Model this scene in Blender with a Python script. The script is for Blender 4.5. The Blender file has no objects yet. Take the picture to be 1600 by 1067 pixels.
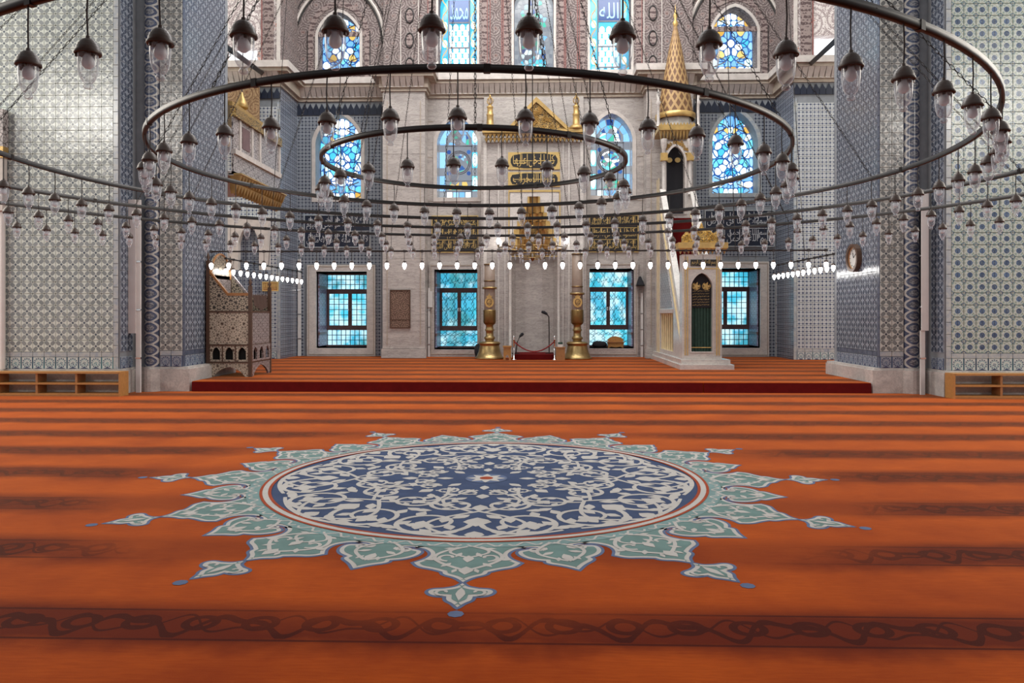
import bpy, math, random, unicodedata
from math import sin, cos, pi, sqrt, atan2, radians, hypot, floor
from mathutils import Vector
from mathutils.geometry import delaunay_2d_cdt
random.seed(7)
SC = bpy.context.scene
COL = SC.collection
# ------------------------------------------------------------------ camera, sky, exposure
F, EYE, CX, HY = 1200.0, 1.587, 800.0, 490.0        # focal length and horizon in pixels of the 1600x1067 frame
YAW = math.atan(33.0 / F)
cam_d = bpy.data.cameras.new('camera')
cam_d.sensor_width = 36.0
cam_d.lens = 36.0 * F / 1600.0
cam_d.shift_y = -(533.5 - HY) / 1600.0
cam_d.clip_end = 200
cam = bpy.data.objects.new('camera', cam_d)
cam.location = (0, 0, EYE)
cam.rotation_euler = (pi / 2, 0, YAW)
COL.objects.link(cam)
SC.camera = cam
w = bpy.data.worlds.new('sky')
SC.world = w
w.use_nodes = True
bg = w.node_tree.nodes['Background']
bg.inputs[0].default_value = (0.95, 0.97, 1.0, 1)
bg.inputs[1].default_value = 0.40
def area(name, loc, rot, sx, sy, energy, col):
    l = bpy.data.lights.new(name, 'AREA')
    l.shape = 'RECTANGLE'; l.size = sx; l.size_y = sy; l.energy = energy; l.color = col
    o = bpy.data.objects.new(name, l); o.location = loc; o.rotation_euler = rot
    COL.objects.link(o)
    return o
# daylight of the clerestory windows high in the two side arms of the hall, and the dome windows overhead
area('side_daylight', (-16, 13, 9), (0, radians(-60), 0), 8, 9, 1000, (1.0, 0.93, 0.82))
area('side_daylight', (16, 13, 9), (0, radians(60), 0), 8, 9, 1000, (1.0, 0.93, 0.82))
area('rear_daylight', (-25, -14, 13), (radians(78), 0, radians(-25)), 6, .9, 800, (1.0, 0.97, 0.9))
area('rear_daylight', (25, -14, 13), (radians(78), 0, radians(25)), 6, .9, 800, (1.0, 0.97, 0.9))
area('apse_daylight', (0, 18.5, 15.5), (radians(12), 0, 0), 12, 5, 1300, (0.99, 0.97, 0.95))
SC.view_settings.view_transform = 'Standard'
SC.view_settings.look = 'None'
SC.view_settings.gamma = 1
SC.view_settings.use_curve_mapping = False
SC.view_settings.exposure = 0.58
SC.cycles.max_bounces = 6
SC.cycles.diffuse_bounces = 3
SC.cycles.glossy_bounces = 2
SC.cycles.transmission_bounces = 4
SC.cycles.transparent_max_bounces = 24
SC.cycles.caustics_reflective = False
SC.cycles.caustics_refractive = False
SC.cycles.sample_clamp_indirect = 4
# ------------------------------------------------------------------ picture <-> place
_c, _s = cos(YAW), sin(YAW)
def at(px, py, Y):
    u = (px - CX) / F; v = (HY - py) / F
    t = Y / (_c + u * _s)
    return (t * (u * _c - _s), Y, EYE + t * v)
def X(px, Y): return at(px, HY, Y)[0]
def Z(py, Y, px=833): return at(px, py, Y)[2]
def project(p):
    x, y, z = p[0], p[1], p[2] - EYE
    d = -_s * x + _c * y; r = _c * x + _s * y
    if d < 0.05: return None
    return (CX + F * r / d, HY - F * z / d, d)
# ------------------------------------------------------------------ node expressions
class E:
    def __init__(s, nt, v): s.nt = nt; s.v = v
    def _m(s, op, *a):
        n = s.nt.nodes.new('ShaderNodeMath'); n.operation = op
        for i, q in enumerate((s,) + a):
            q = q.v if isinstance(q, E) else q
            if isinstance(q, (int, float)): n.inputs[i].default_value = q
            else: s.nt.links.new(q, n.inputs[i])
        return E(s.nt, n.outputs[0])
    def __add__(s, o): return s._m('ADD', o)
    __radd__ = __add__
    def __sub__(s, o): return s._m('SUBTRACT', o)
    def __rsub__(s, o): return (s * -1) + o
    def __mul__(s, o): return s._m('MULTIPLY', o)
    __rmul__ = __mul__
    def __truediv__(s, o): return s._m('DIVIDE', o)
    def __pow__(s, o): return s._m('POWER', o)
    def abs(s): return s._m('ABSOLUTE')
    def fr(s): return s._m('FRACT')
    def flr(s): return s._m('FLOOR')
    def sin(s): return s._m('SINE')
    def cos(s): return s._m('COSINE')
    def sqrt(s): return s._m('SQRT')
    def atan2(s, o): return s._m('ARCTAN2', o)
    def mn(s, o): return s._m('MINIMUM', o)
    def mx(s, o): return s._m('MAXIMUM', o)
    def lt(s, o): return s._m('LESS_THAN', o)
    def gt(s, o): return s._m('GREATER_THAN', o)
    def ramp(s, a, b):                       # 0 at a, 1 at b
        n = s.nt.nodes.new('ShaderNodeMapRange'); n.clamp = True
        s.nt.links.new(s.v, n.inputs[0]); n.inputs[1].default_value = a; n.inputs[2].default_value = b
        return E(s.nt, n.outputs[0])
def ln(a, b): return (a * a + b * b).sqrt()
class Mat:
    def __init__(s, name):
        s.m = bpy.data.materials.new(name); s.m.use_nodes = True
        s.nt = s.m.node_tree
        s.b = s.nt.nodes['Principled BSDF']
        s.out = s.nt.nodes['Material Output']
    def pos(s):
        g = s.nt.nodes.new('ShaderNodeNewGeometry'); x = s.nt.nodes.new('ShaderNodeSeparateXYZ')
        s.nt.links.new(g.outputs['Position'], x.inputs[0]); s.P = g.outputs['Position']
        return [E(s.nt, o) for o in x.outputs]
    def uv(s):
        g = s.nt.nodes.new('ShaderNodeTexCoord'); x = s.nt.nodes.new('ShaderNodeSeparateXYZ')
        s.nt.links.new(g.outputs['UV'], x.inputs[0]); s.P = g.outputs['UV']
        return [E(s.nt, o) for o in x.outputs][:2]
    def objc(s):
        g = s.nt.nodes.new('ShaderNodeTexCoord'); x = s.nt.nodes.new('ShaderNodeSeparateXYZ')
        s.nt.links.new(g.outputs['Object'], x.inputs[0]); s.P = g.outputs['Object']
        return [E(s.nt, o) for o in x.outputs]
    def rnd(s):
        return E(s.nt, s.nt.nodes.new('ShaderNodeObjectInfo').outputs['Random'])
    def vec(s, x, y, z):
        n = s.nt.nodes.new('ShaderNodeCombineXYZ')
        for i, q in enumerate((x, y, z)):
            if isinstance(q, E): s.nt.links.new(q.v, n.inputs[i])
            else: n.inputs[i].default_value = q
        return n.outputs[0]
    def noise(s, vec, scale, detail=3, rough=.55, dist=0):
        n = s.nt.nodes.new('ShaderNodeTexNoise')
        s.nt.links.new(vec, n.inputs['Vector'])
        n.inputs['Scale'].default_value = scale; n.inputs['Detail'].default_value = detail
        n.inputs['Roughness'].default_value = rough; n.inputs['Distortion'].default_value = dist
        return E(s.nt, n.outputs[0])
    def voro(s, vec, scale, feature='F1'):
        n = s.nt.nodes.new('ShaderNodeTexVoronoi'); n.feature = feature
        s.nt.links.new(vec, n.inputs['Vector']); n.inputs['Scale'].default_value = scale
        return E(s.nt, n.outputs['Distance'])
    def mix(s, f, a, b):
        n = s.nt.nodes.new('ShaderNodeMix'); n.data_type = 'RGBA'
        for i, q in ((0, f), (6, a), (7, b)):
            q = q.v if isinstance(q, E) else q
            if isinstance(q, tuple): n.inputs[i].default_value = q if len(q) == 4 else q + (1,)
            elif isinstance(q, (int, float)): n.inputs[i].default_value = q
            else: s.nt.links.new(q, n.inputs[i])
        return n.outputs[2]
    def setc(s, inp, q):
        i = s.b.inputs[inp]
        q = q.v if isinstance(q, E) else q
        if isinstance(q, tuple): i.default_value = q if len(q) == 4 else q + (1,)
        elif isinstance(q, (int, float)): i.default_value = q
        else: s.nt.links.new(q, i)
    def bump(s, h, strength=.3, dist=.01):
        n = s.nt.nodes.new('ShaderNodeBump'); n.inputs['Strength'].default_value = strength
        n.inputs['Distance'].default_value = dist
        s.nt.links.new(h.v, n.inputs['Height']); s.nt.links.new(n.outputs[0], s.b.inputs['Normal'])
    def fin(s, col, rough=.6, metal=0, spec=.5, **k):
        s.setc('Base Color', col); s.setc('Roughness', rough); s.setc('Metallic', metal)
        s.setc('Specular IOR Level', spec)
        for a, q in k.items(): s.setc(a.replace('_', ' '), q)
        return s.m
def plain(name, col, rough=.6, metal=0, var=.12, scale=6, spec=.5, bump=0):
    m = Mat(name); p = m.pos()
    n = m.noise(m.P, scale, 4)
    c = m.mix(n.ramp(.3, .7), tuple(x * (1 - var) for x in col), tuple(min(1, x * (1 + var)) for x in col))
    if bump: m.bump(m.noise(m.P, scale * 6, 3), bump)
    return m.fin(c, rough, metal, spec)
def emit(name, colf, strength):
    m = Mat(name); c = colf(m)
    m.setc('Base Color', (.02, .03, .04)); m.setc('Roughness', .12)
    m.setc('Emission Color', c); m.setc('Emission Strength', strength)
    m.m.cycles.emission_sampling = 'NONE'
    return m.m
# ------------------------------------------------------------------ tile patterns (u, v in tile units)
def oct_cols(m, u, v, white, petal, petal2, node, rnd):
    a = (u.fr() - .5).abs() * 2; b = (v.fr() - .5).abs() * 2
    lens = ln(a - 1, b).mx(ln(a, b - 1))
    dA = ln(a, b); dB = ln(a - 1, b - 1)
    pet = lens.lt(1.035) * dA.gt(.30) * dB.gt(.27) * a.gt(.085) * b.gt(.085) * a.lt(.93) * b.lt(.93)
    c = m.mix(pet, white, m.mix(rnd, petal, petal2))
    c = m.mix(dA.lt(.21), c, node)
    return m.mix(dB.lt(.17), c, tuple((x + y) / 2 for x, y in zip(node, white)))
def mat_oct(name, white, petal, petal2, node, rough=.16):
    m = Mat(name); u, v = m.uv(); r = m.rnd()
    n = m.noise(m.vec(u + r * 9, v + r * 5, r * 7), 4, 3)
    c = oct_cols(m, u, v, white, petal, petal2, node, (r * .55 + n * .6).ramp(.2, .95))
    m.bump(n, .12, .02)
    return m.fin(c, rough, spec=.5)
def mat_disc():
    m = Mat('iznik_disc_tile'); u, v = m.uv(); r = m.rnd()
    x = u - .5; y = v - .5
    d = ln(x, y)
    cx = x.abs() - .5; cy = y.abs() - .5
    dc = ln(cx, cy); de = ln(cx, y).mn(ln(x, cy))
    white = (.47, .52, .49); green = (.20, .29, .28); blue = (.05, .085, .16); navy = (.035, .05, .09)
    n = m.noise(m.vec(u + r * 9, v, r), 9, 3)
    sc = ((x * 14 + (y * 9).sin() * 2).sin() * (y * 14 + (x * 9).cos() * 2).sin())
    c = m.mix(sc.gt(.22), white, green)
    c = m.mix(((x + y) * 18).sin().gt(.82), c, (.30, .34, .22))
    c = m.mix(de.lt(.17), c, m.mix(r, green, (.40, .43, .36)))
    c = m.mix((de - .17).abs().lt(.025), c, white)
    c = m.mix(dc.lt(.20), c, m.mix(r, blue, (.12, .20, .22)))
    c = m.mix(dc.lt(.12), c, white)
    c = m.mix(d.lt(.27), c, white)
    c = m.mix(d.lt(.23), c, m.mix(r.ramp(.3, 1), blue, (.08, .14, .26)))
    c = m.mix(d.lt(.23) * x.abs().lt(.03), c, navy)
    c = m.mix(n.ramp(.5, .8), c, m.mix(.35, c, white))
    m.bump(n, .1, .02)
    return m.fin(c, .15)
def dot_cols(m, u, v, white, mid, dark, r):
    x = (u * 2).fr() - .5; y = (v * 2).fr() - .5
    X2 = u.fr() - .5; Y2 = v.fr() - .5
    d = ln(x, y)
    cx = x.abs() - .5; cy = y.abs() - .5
    leaf = ln(cx * 1.0, y).mn(ln(x, cy))
    c = m.mix(leaf.lt(.17), white, mid)
    c = m.mix(ln(cx, cy).lt(.13), c, mid)
    c = m.mix(d.lt(.29), c, white)
    return m.mix(d.lt(.25), c, m.mix(r * .4, dark, mid))
def mat_dot(name, white, mid, dark, rough=.2):
    m = Mat(name); u, v = m.uv(); r = m.rnd()
    n = m.noise(m.vec(u + r * 9, v, r), 5, 3)
    c = dot_cols(m, u, v, white, mid, dark, (r * .5 + n * .3).ramp(.1, .9))
    m.bump(n, .1, .02)
    return m.fin(c, rough)
def mat_dot_world(name, white, mid, dark, axis):
    m = Mat(name); p = m.pos(); u = p[axis] / .23; v = p[2] / .23
    n = m.noise(m.P, 3, 3)
    c = dot_cols(m, u, v, white, mid, dark, n.ramp(.3, .7))
    c = m.mix((v.fr() - .02).abs().lt(.05), c, tuple(x * .5 for x in mid))
    c = m.mix((u.fr() - .02).abs().lt(.06), c, tuple(x * .5 for x in mid))
    return m.fin(c, .22)
def mat_ros(name, white, ink, teal):
    m = Mat(name); u, v = m.uv(); r = m.rnd()
    x = u - .5; y = v - .52
    d = ln(x, y); th = y.atan2(x)
    pet = ((th * 12).cos() * .5 + .5)
    c = m.mix(((d - .36).abs() - pet * .055).lt(.0), white, ink)
    c = m.mix((d - .27).abs().lt(.018), c, teal)
    c = m.mix((ln(x, y + .06).lt(.15)) * ((th * 5).cos().gt(-.2)), c, m.mix(r, teal, ink))
    c = m.mix(u.mn(1 - u).lt(.06), c, m.mix(r, teal, ink))
    c = m.mix((y + .43).lt(.08 - x.abs() * .4), c, ink)
    return m.fin(c, .16)
def mat_mottle(name, a, b):
    m = Mat(name); p = m.pos(); n = m.noise(m.P, 9, 5, .7)
    return m.fin(m.mix(n.ramp(.38, .66), a, b), .2)
def mat_ogee():
    m = Mat('ogee_tile'); u, v = m.uv(); r = m.rnd()
    x = (u - .5).abs(); wv = (v * pi).sin()
    wd = .10 + wv * .30
    white = (.46, .46, .44); dark = (.045, .06, .11); navy = (.09, .115, .19)
    n = m.noise(m.vec(u + r * 9, v, r), 12, 3)
    c = m.mix(n.ramp(.45, .6), dark, navy)
    c = m.mix(ln(u - .5, (v - .5) * .8).lt(.2), c, m.mix(n.ramp(.4, .6), (.06, .07, .1), (.30, .31, .32)))
    c = m.mix((x - wd).abs().lt(.075), c, white)
    c = m.mix((v - .5).abs().gt(.44) * x.lt(.2), c, white)
    return m.fin(c, .18)
def mat_marble(name, a, b, c3, sc=1.0, stretch=5.0, rough=.25):
    m = Mat(name); p = m.pos()
    q = m.vec(p[0] * sc, p[1] * sc, p[2] * sc * stretch)
    n = m.noise(q, .9, 7, .62, .6); n2 = m.noise(q, 2.7, 5, .6, 1.2)
    v = (n2 - .5).abs().ramp(.0, .05)
    c = m.mix(n.ramp(.35, .65), a, b)
    c = m.mix(v, m.mix(.55, c, c3), c)
    return m.fin(c, rough)
def mat_paint(name, base, dark, light, red, cell=.62):
    m = Mat(name); p = m.pos()
    u = (p[0] + p[1]) / cell; v = p[2] / cell
    row = v.flr()
    fx = (u + row * .5).fr() - .5; fy = v.fr() - .5
    d = ln(fx, fy); th = fy.atan2(fx)
    n = m.noise(m.P, 3.2, 5, .7); n2 = m.noise(m.P, 17, 3, .6)
    sp = (d * 34 + th * 3 + n * 4).sin()
    ro = (th * 8).cos() * .05
    c = m.mix(n.ramp(.3, .7), base, light)
    c = m.mix(sp.gt(.45) * d.gt(.20), c, m.mix(.75, base, dark))
    sc2 = ((fx * 30 + (fy * 21).sin() * 3).sin() * (fy * 30 + (fx * 23).cos() * 3).sin())
    c = m.mix(sc2.gt(.42) * d.gt(.26), c, dark)
    c = m.mix((d - .19 - ro).abs().lt(.02), c, dark)
    c = m.mix((d - ro * .8).lt(.12), c, m.mix(n2.ramp(.4, .6), red, light))
    c = m.mix(d.lt(.05), c, dark)
    c = m.mix(n2.ramp(.55, .7) * .5, c, dark)
    return m.fin(c, .75, spec=.2)
def mat_border(name, base, dark, axis, k=5.0):
    m = Mat(name); p = m.pos()
    t = (p[0] + p[1]) if axis == 0 else p[2]
    n = m.noise(m.P, 11, 3)
    sp = ((t * k * 2 * pi).sin() * 2.2 + n * 11).sin()
    return m.fin(m.mix(sp.gt(.25), base, dark), .75, spec=.2)
def mat_inlay(name, dark, pearl, k=46.0, axis=0, cut=.55):
    m = Mat(name); p = m.objc()
    x = (p[0] + p[1]) if axis == 0 else p[axis]
    z = p[2]; f = None
    for i in range(4):
        a = i * pi / 4
        t = ((x * cos(a) + z * sin(a)) * k).cos()
        f = t if f is None else f + t
    n = m.noise(m.P, 8, 3)
    c = m.mix(f.abs().gt(cut), dark, m.mix(n.ramp(.35, .65), pearl, tuple(q * .7 for q in pearl)))
    c = m.mix((f.abs() - cut).abs().lt(.12), c, tuple(q * .5 for q in dark))
    return m.fin(c, .35)
def mat_gold(name, col=(.50, .33, .12), rough=.42, relief=60, metal=.55):
    m = Mat(name); p = m.pos()
    n = m.noise(m.P, relief, 3); n2 = m.noise(m.P, 4, 3)
    m.bump(n, .5, .01)
    return m.fin(m.mix(n2.ramp(.3, .7), tuple(q * .75 for q in col), tuple(min(1, q * 1.2) for q in col)), rough, metal)
def mat_filigree(name, gold, dark, k=12.0, cut=.1):
    m = Mat(name); p = m.pos()
    n = m.noise(m.P, k, 2, .5, .8); n2 = m.noise(m.P, 40, 2)
    f = (n * 44).sin()
    m.bump(f.ramp(-.5, .8), .6, .02)
    return m.fin(m.mix(f.ramp(cut - .1, cut + .1), dark, m.mix(n2, gold, tuple(min(1, q * 1.3) for q in gold))), .42, m.mix(f.gt(cut), (0, 0, 0), (.6, .6, .6)))
def mat_carpet():
    m = Mat('orange_carpet'); p = m.pos()
    x, y = p[0], p[1]
    n = m.noise(m.P, 1.1, 4, .6); nf = m.noise(m.vec(x * 6, y * 60, 0), 1.0, 4, .7); nn = m.noise(m.P, 3.0, 4, .6)
    wob = (n - .5) * .34 + (nn - .5) * .12
    t = ((y - 3.88) / 1.225 + .5)
    k = (t.fr() - .5) * 1.225                   # metres from the middle of the dark row
    dm = ln(x + .449, y - 7.376)
    away = (dm + (nn - .5) * .5).ramp(3.15, 3.75)
    orange = m.mix(nf.ramp(.3, .7), (.365, .056, .0034), (.50, .091, .0064))
    orange = m.mix(n.ramp(.35, .72) * .75, orange, (.23, .026, .002))
    dark = (.105, .0085, .0011); ink = (.045, .003, .001)
    soft = (k + wob).abs().ramp(.37, .16)
    c = m.mix(soft * (away * .53 + .42), orange, dark)
    ph = x * 2 * pi / .56
    sway = (ph.sin() * .095 + (ph * 2 + .8).sin() * .045)
    scroll = ((k - sway + (nn - .5) * .09).abs().lt(.032)).mx((k + sway * .9).abs().lt(.013))
    curl = (ln((x / .31).fr() * .31 - .155, k - .02) - .075).abs().lt(.022)
    scroll = scroll.mx(curl) * k.abs().lt(.165)
    edge = (k.abs() - .185).abs().lt(.011)
    c = m.mix((scroll * .9).mx(edge * .8) * away, c, ink)
    m.bump(m.noise(m.vec(x * 220, y * 220, p[2]), 1, 2), .25, .004)
    return m.fin(c, .92, spec=.12, Sheen_Weight=.68, Sheen_Roughness=.2, Sheen_Tint=(1.0, .44, .18))
# ------------------------------------------------------------------ materials
M = {}
M['carpet'] = mat_carpet()
M['riser'] = plain('dark_red_carpet', (.105, .006, .006), .95, spec=.1)
M['oct_lit'] = mat_oct('iznik_quatrefoil_lit_tile', (.58, .63, .58), (.19, .215, .215), (.27, .30, .305), (.09, .11, .135))  # lit pier front: light put into a brighter glaze
M['oct_shaded'] = mat_oct('iznik_quatrefoil_shaded_tile', (.26, .295, .345), (.055, .068, .098), (.090, .108, .145), (.025, .032, .058))  # same tile on the side faces, shade mixed into the glaze colour
M['oct_dimmed'] = mat_oct('iznik_quatrefoil_dimmed_tile', (.50, .51, .47), (.125, .130, .125), (.19, .20, .20), (.05, .055, .07))  # same tile on the front strip, light falloff put into the colour
M['disc'] = mat_disc()
M['dot_white'] = mat_dot('small_dot_tile', (.56, .58, .57), (.26, .30, .37), (.03, .045, .11))
M['dot_blue'] = mat_dot('small_dot_blue_tile', (.30, .325, .355), (.085, .105, .145), (.015, .02, .045))
M['dot_side_x'] = mat_dot_world('small_dot_blue_tiling', (.25, .275, .315), (.095, .115, .165), (.03, .038, .075), 0)
M['dot_side_y'] = mat_dot_world('small_dot_blue_side_tiling', (.25, .275, .315), (.095, .115, .165), (.03, .038, .075), 1)
M['ros'] = mat_ros('rosette_tile', (.50, .55, .54), (.06, .09, .16), (.10, .28, .32))
M['ros_shaded'] = mat_ros('rosette_shaded_tile', (.26, .295, .34), (.04, .055, .12), (.08, .14, .24))  # rosette copy for the shaded pier faces, shade put into its colours
M['mottle'] = mat_mottle('grey_border_tile', (.46, .48, .46), (.28, .33, .40))
M['mottle_shaded'] = mat_mottle('border_shaded_tile', (.11, .13, .18), (.05, .065, .105))  # border copy for the pier inner sides, shade put into its colours
M['ogee'] = mat_ogee()
M['grout'] = plain('grout', (.22, .24, .26), .7)
M['marble'] = mat_marble('grey_veined_marble', (.53, .49, .455), (.405, .37, .345), (.215, .195, .19))
M['marble_w'] = mat_marble('white_marble', (.66, .62, .57), (.55, .52, .49), (.40, .38, .37), 1.5, 2)
M['plinth'] = mat_marble('worn_plinth_marble', (.58, .54, .50), (.40, .37, .35), (.30, .28, .27), 3, 1, .5)
M['cornice'] = plain('cream_stone', (.40, .34, .275), .7, bump=.2)
M['paint'] = mat_paint('painted_arabesque', (.235, .195, .185), (.085, .062, .062), (.34, .295, .28), (.22, .12, .105), .44)
M['paint_l'] = mat_paint('pale_painted_plaster', (.66, .60, .57), (.34, .28, .28), (.78, .74, .72), (.55, .22, .16), .9)
M['border_v'] = mat_border('painted_scroll_border', (.28, .225, .21), (.10, .07, .07), 1)
M['border_h'] = mat_border('painted_scroll_border_flat', (.28, .225, .21), (.10, .07, .07), 0)
M['redline'] = plain('red_painted_line', (.25, .10, .09), .7)
M['plaster'] = plain('white_plaster', (.54, .50, .465), .7)
M['gold'] = mat_gold('gilding')
M['gold_b'] = mat_gold('bright_gilding', (.56, .37, .13), .4, 40, .5)
M['cream_gold'] = plain('cream_gilded_bar', (.66, .53, .30), .45)
M['filigree'] = mat_filigree('gilded_filigree', (.55, .36, .12), (.05, .03, .015))
M['openwork'] = mat_filigree('gilded_openwork', (.72, .46, .12), (.30, .20, .08), 9, -.3)
M['brass'] = mat_gold('aged_brass', (.40, .28, .12), .34, 25, .85)
M['brass_d'] = mat_gold('dark_brass', (.26, .17, .065), .4, 25, .9)
M['wax'] = plain('brown_wax', (.27, .20, .155), .5)
M['iron'] = plain('dark_iron', (.022, .018, .017), .42, .6, spec=.5)
M['cap'] = plain('brown_lamp_cap', (.060, .037, .028), .45, .15, scale=30)
M['cord'] = plain('black_cord', (.03, .025, .025), .7)
M['frame'] = plain('brown_window_frame', (.155, .092, .092), .45)
M['grille'] = plain('iron_grille', (.05, .07, .09), .5)
M['black'] = plain('black_cloth', (.012, .012, .016), .9)
M['void'] = plain('dark_inside', (.006, .006, .006), 1)
M['green'] = plain('green_velvet', (.045, .088, .070), .85, spec=.2, scale=14)
M['wood'] = plain('honey_wood', (.42, .20, .055), .45, scale=18)
M['wood_d'] = plain('walnut', (.085, .045, .027), .45, scale=14)
M['wood_m'] = plain('orange_brown_wood', (.33, .15, .05), .5, scale=14)
M['pvc'] = plain('white_conduit', (.66, .64, .62), .4, var=.04)
M['chrome'] = plain('chrome', (.75, .75, .75), .15, 1, var=.05)
M['rope'] = plain('red_rope', (.22, .02, .02), .8)
M['brown_cloth'] = plain('brown_cloth', (.07, .04, .03), .9)
M['pearl'] = mat_inlay('pearl_inlay', (.075, .042, .028), (.62, .54, .42), 92, 0, .42)
M['pearl_y'] = mat_inlay('pearl_inlay_fine', (.12, .085, .08), (.40, .35, .34), 75, 0, .7)
M['pierced'] = mat_inlay('pierced_tracery', (.022, .016, .014), (.48, .41, .31), 85, 0, .62)
M['lattice'] = mat_inlay('pierced_marble_lattice', (.10, .085, .085), (.50, .46, .45), 64, 0, .55)
M['lattice_p'] = mat_inlay('purple_lattice', (.20, .15, .23), (.42, .45, .66), 60, 0, .9)
M['med_blue'] = plain('blue_pile', (.055, .078, .150), .95, spec=.1, scale=5)
M['med_teal'] = plain('teal_pile', (.200, .300, .298), .95, spec=.1, scale=5)
M['med_green'] = plain('green_teal_pile', (.150, .238, .226), .95, spec=.1, scale=5)
M['med_cream'] = plain('cream_pile', (.50, .475, .45), .95, spec=.1, scale=5, var=.06)
M['med_red'] = plain('red_pile', (.33, .065, .03), .95, spec=.1)
M['med_line'] = plain('blue_outline_pile', (.115, .15, .25), .95, spec=.1)
M['ink_blue'] = plain('navy_tile', (.020, .026, .045), .3)
M['ink_black'] = plain('black_ground', (.014, .013, .013), .5)
M['script_white'] = plain('white_script', (.55, .56, .57), .4)
M['script_gold'] = plain('gold_script', (.62, .44, .16), .4, .3)
M['plaque'] = mat_paint('woven_plaque', (.22, .14, .105), (.07, .045, .035), (.30, .20, .15), (.10, .06, .05), .33)
M['face'] = plain('clock_face', (.62, .62, .60), .3, var=.03)
def glass_mat():
    m = Mat('clear_lamp_glass'); nt = m.nt
    nt.nodes.remove(m.b)
    t = nt.nodes.new('ShaderNodeBsdfTransparent'); t.inputs[0].default_value = (.95, .96, .97, 1)
    g = nt.nodes.new('ShaderNodeBsdfGlossy'); g.inputs['Roughness'].default_value = .06
    d = nt.nodes.new('ShaderNodeBsdfDiffuse'); d.inputs[0].default_value = (.80, .87, .96, 1)
    lw = nt.nodes.new('ShaderNodeLayerWeight'); lw.inputs[0].default_value = .38
    e = E(nt, lw.outputs['Facing'])
    m1 = nt.nodes.new('ShaderNodeMixShader'); m2 = nt.nodes.new('ShaderNodeMixShader')
    nt.links.new(((e ** 2.2) * .8 + .05).v, m1.inputs[0])
    nt.links.new(t.outputs[0], m1.inputs[1]); nt.links.new(g.outputs[0], m1.inputs[2])
    nt.links.new((e * .42 + .11).v, m2.inputs[0])
    nt.links.new(m1.outputs[0], m2.inputs[1]); nt.links.new(d.outputs[0], m2.inputs[2])
    nt.links.new(m2.outputs[0], m.out.inputs[0])
    return m.m
M['glass'] = glass_mat()
M['bulb'] = plain('frosted_bulb', (.88, .93, 1.0), .4, var=.03)
mm = Mat('lit_bulb'); mm.setc('Base Color', (.9, .9, .9)); mm.setc('Emission Color', (1, .97, .93)); mm.setc('Emission Strength', 14.0)
M['lit'] = mm.m
def sky_pane(m):                                    # trees and sky seen blurred through the glass
    p = m.pos(); r = m.rnd()
    n = m.noise(m.P, .8, 3, .55); n2 = m.noise(m.P, 2.2, 3)
    c = m.mix(n.ramp(.36, .62), (.02, .26, .42), (.07, .62, .78))
    c = m.mix((n2 + n * .4).ramp(.62, .82), c, (.62, .92, 1.0))
    c = m.mix(n.ramp(.44, .38) * .5, c, (.05, .30, .24))
    return m.mix(r * .25, c, (.10, .45, .85))
M['pane'] = emit('daylit_pane', sky_pane, .85)
def flat_emit(name, col, st=1.0, col2=None):
    def f(m):
        r = m.rnd(); m.pos(); n = m.noise(m.P, 4, 3)
        return m.mix((r * .7 + n * .3).ramp(.2, .8), col, col2 or tuple(min(1, q * 1.25) for q in col))
    return emit(name, f, st)
M['g_white'] = flat_emit('white_stained_glass', (.55, .88, 1.0), 1.35, (1.0, 1.0, .96))
M['g_sky'] = flat_emit('sky_blue_glass', (.16, .42, .80), 1.0, (.30, .60, .95))
M['g_cyan'] = flat_emit('cyan_glass', (.03, .45, .75), 1.0, (.20, .75, .90))
M['g_blue'] = flat_emit('cobalt_glass', (.015, .07, .30), .8, (.03, .13, .42))
M['g_yel'] = flat_emit('amber_glass', (.62, .36, .06), 1.0, (.85, .65, .22))
M['g_dim'] = flat_emit('dim_grey_glass', (.20, .22, .26), .8, (.34, .36, .38))
M['g_green'] = flat_emit('green_glass', (.05, .45, .32), .9)
M['g_day'] = flat_emit('bright_daylit_glass', (.95, .96, 1.0), 1.5, (1, 1, 1))
M['tracery'] = plain('gypsum_tracery', (.22, .23, .27), .7)
M['tracery_o'] = plain('ochre_gypsum', (.30, .23, .15), .7)
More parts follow.
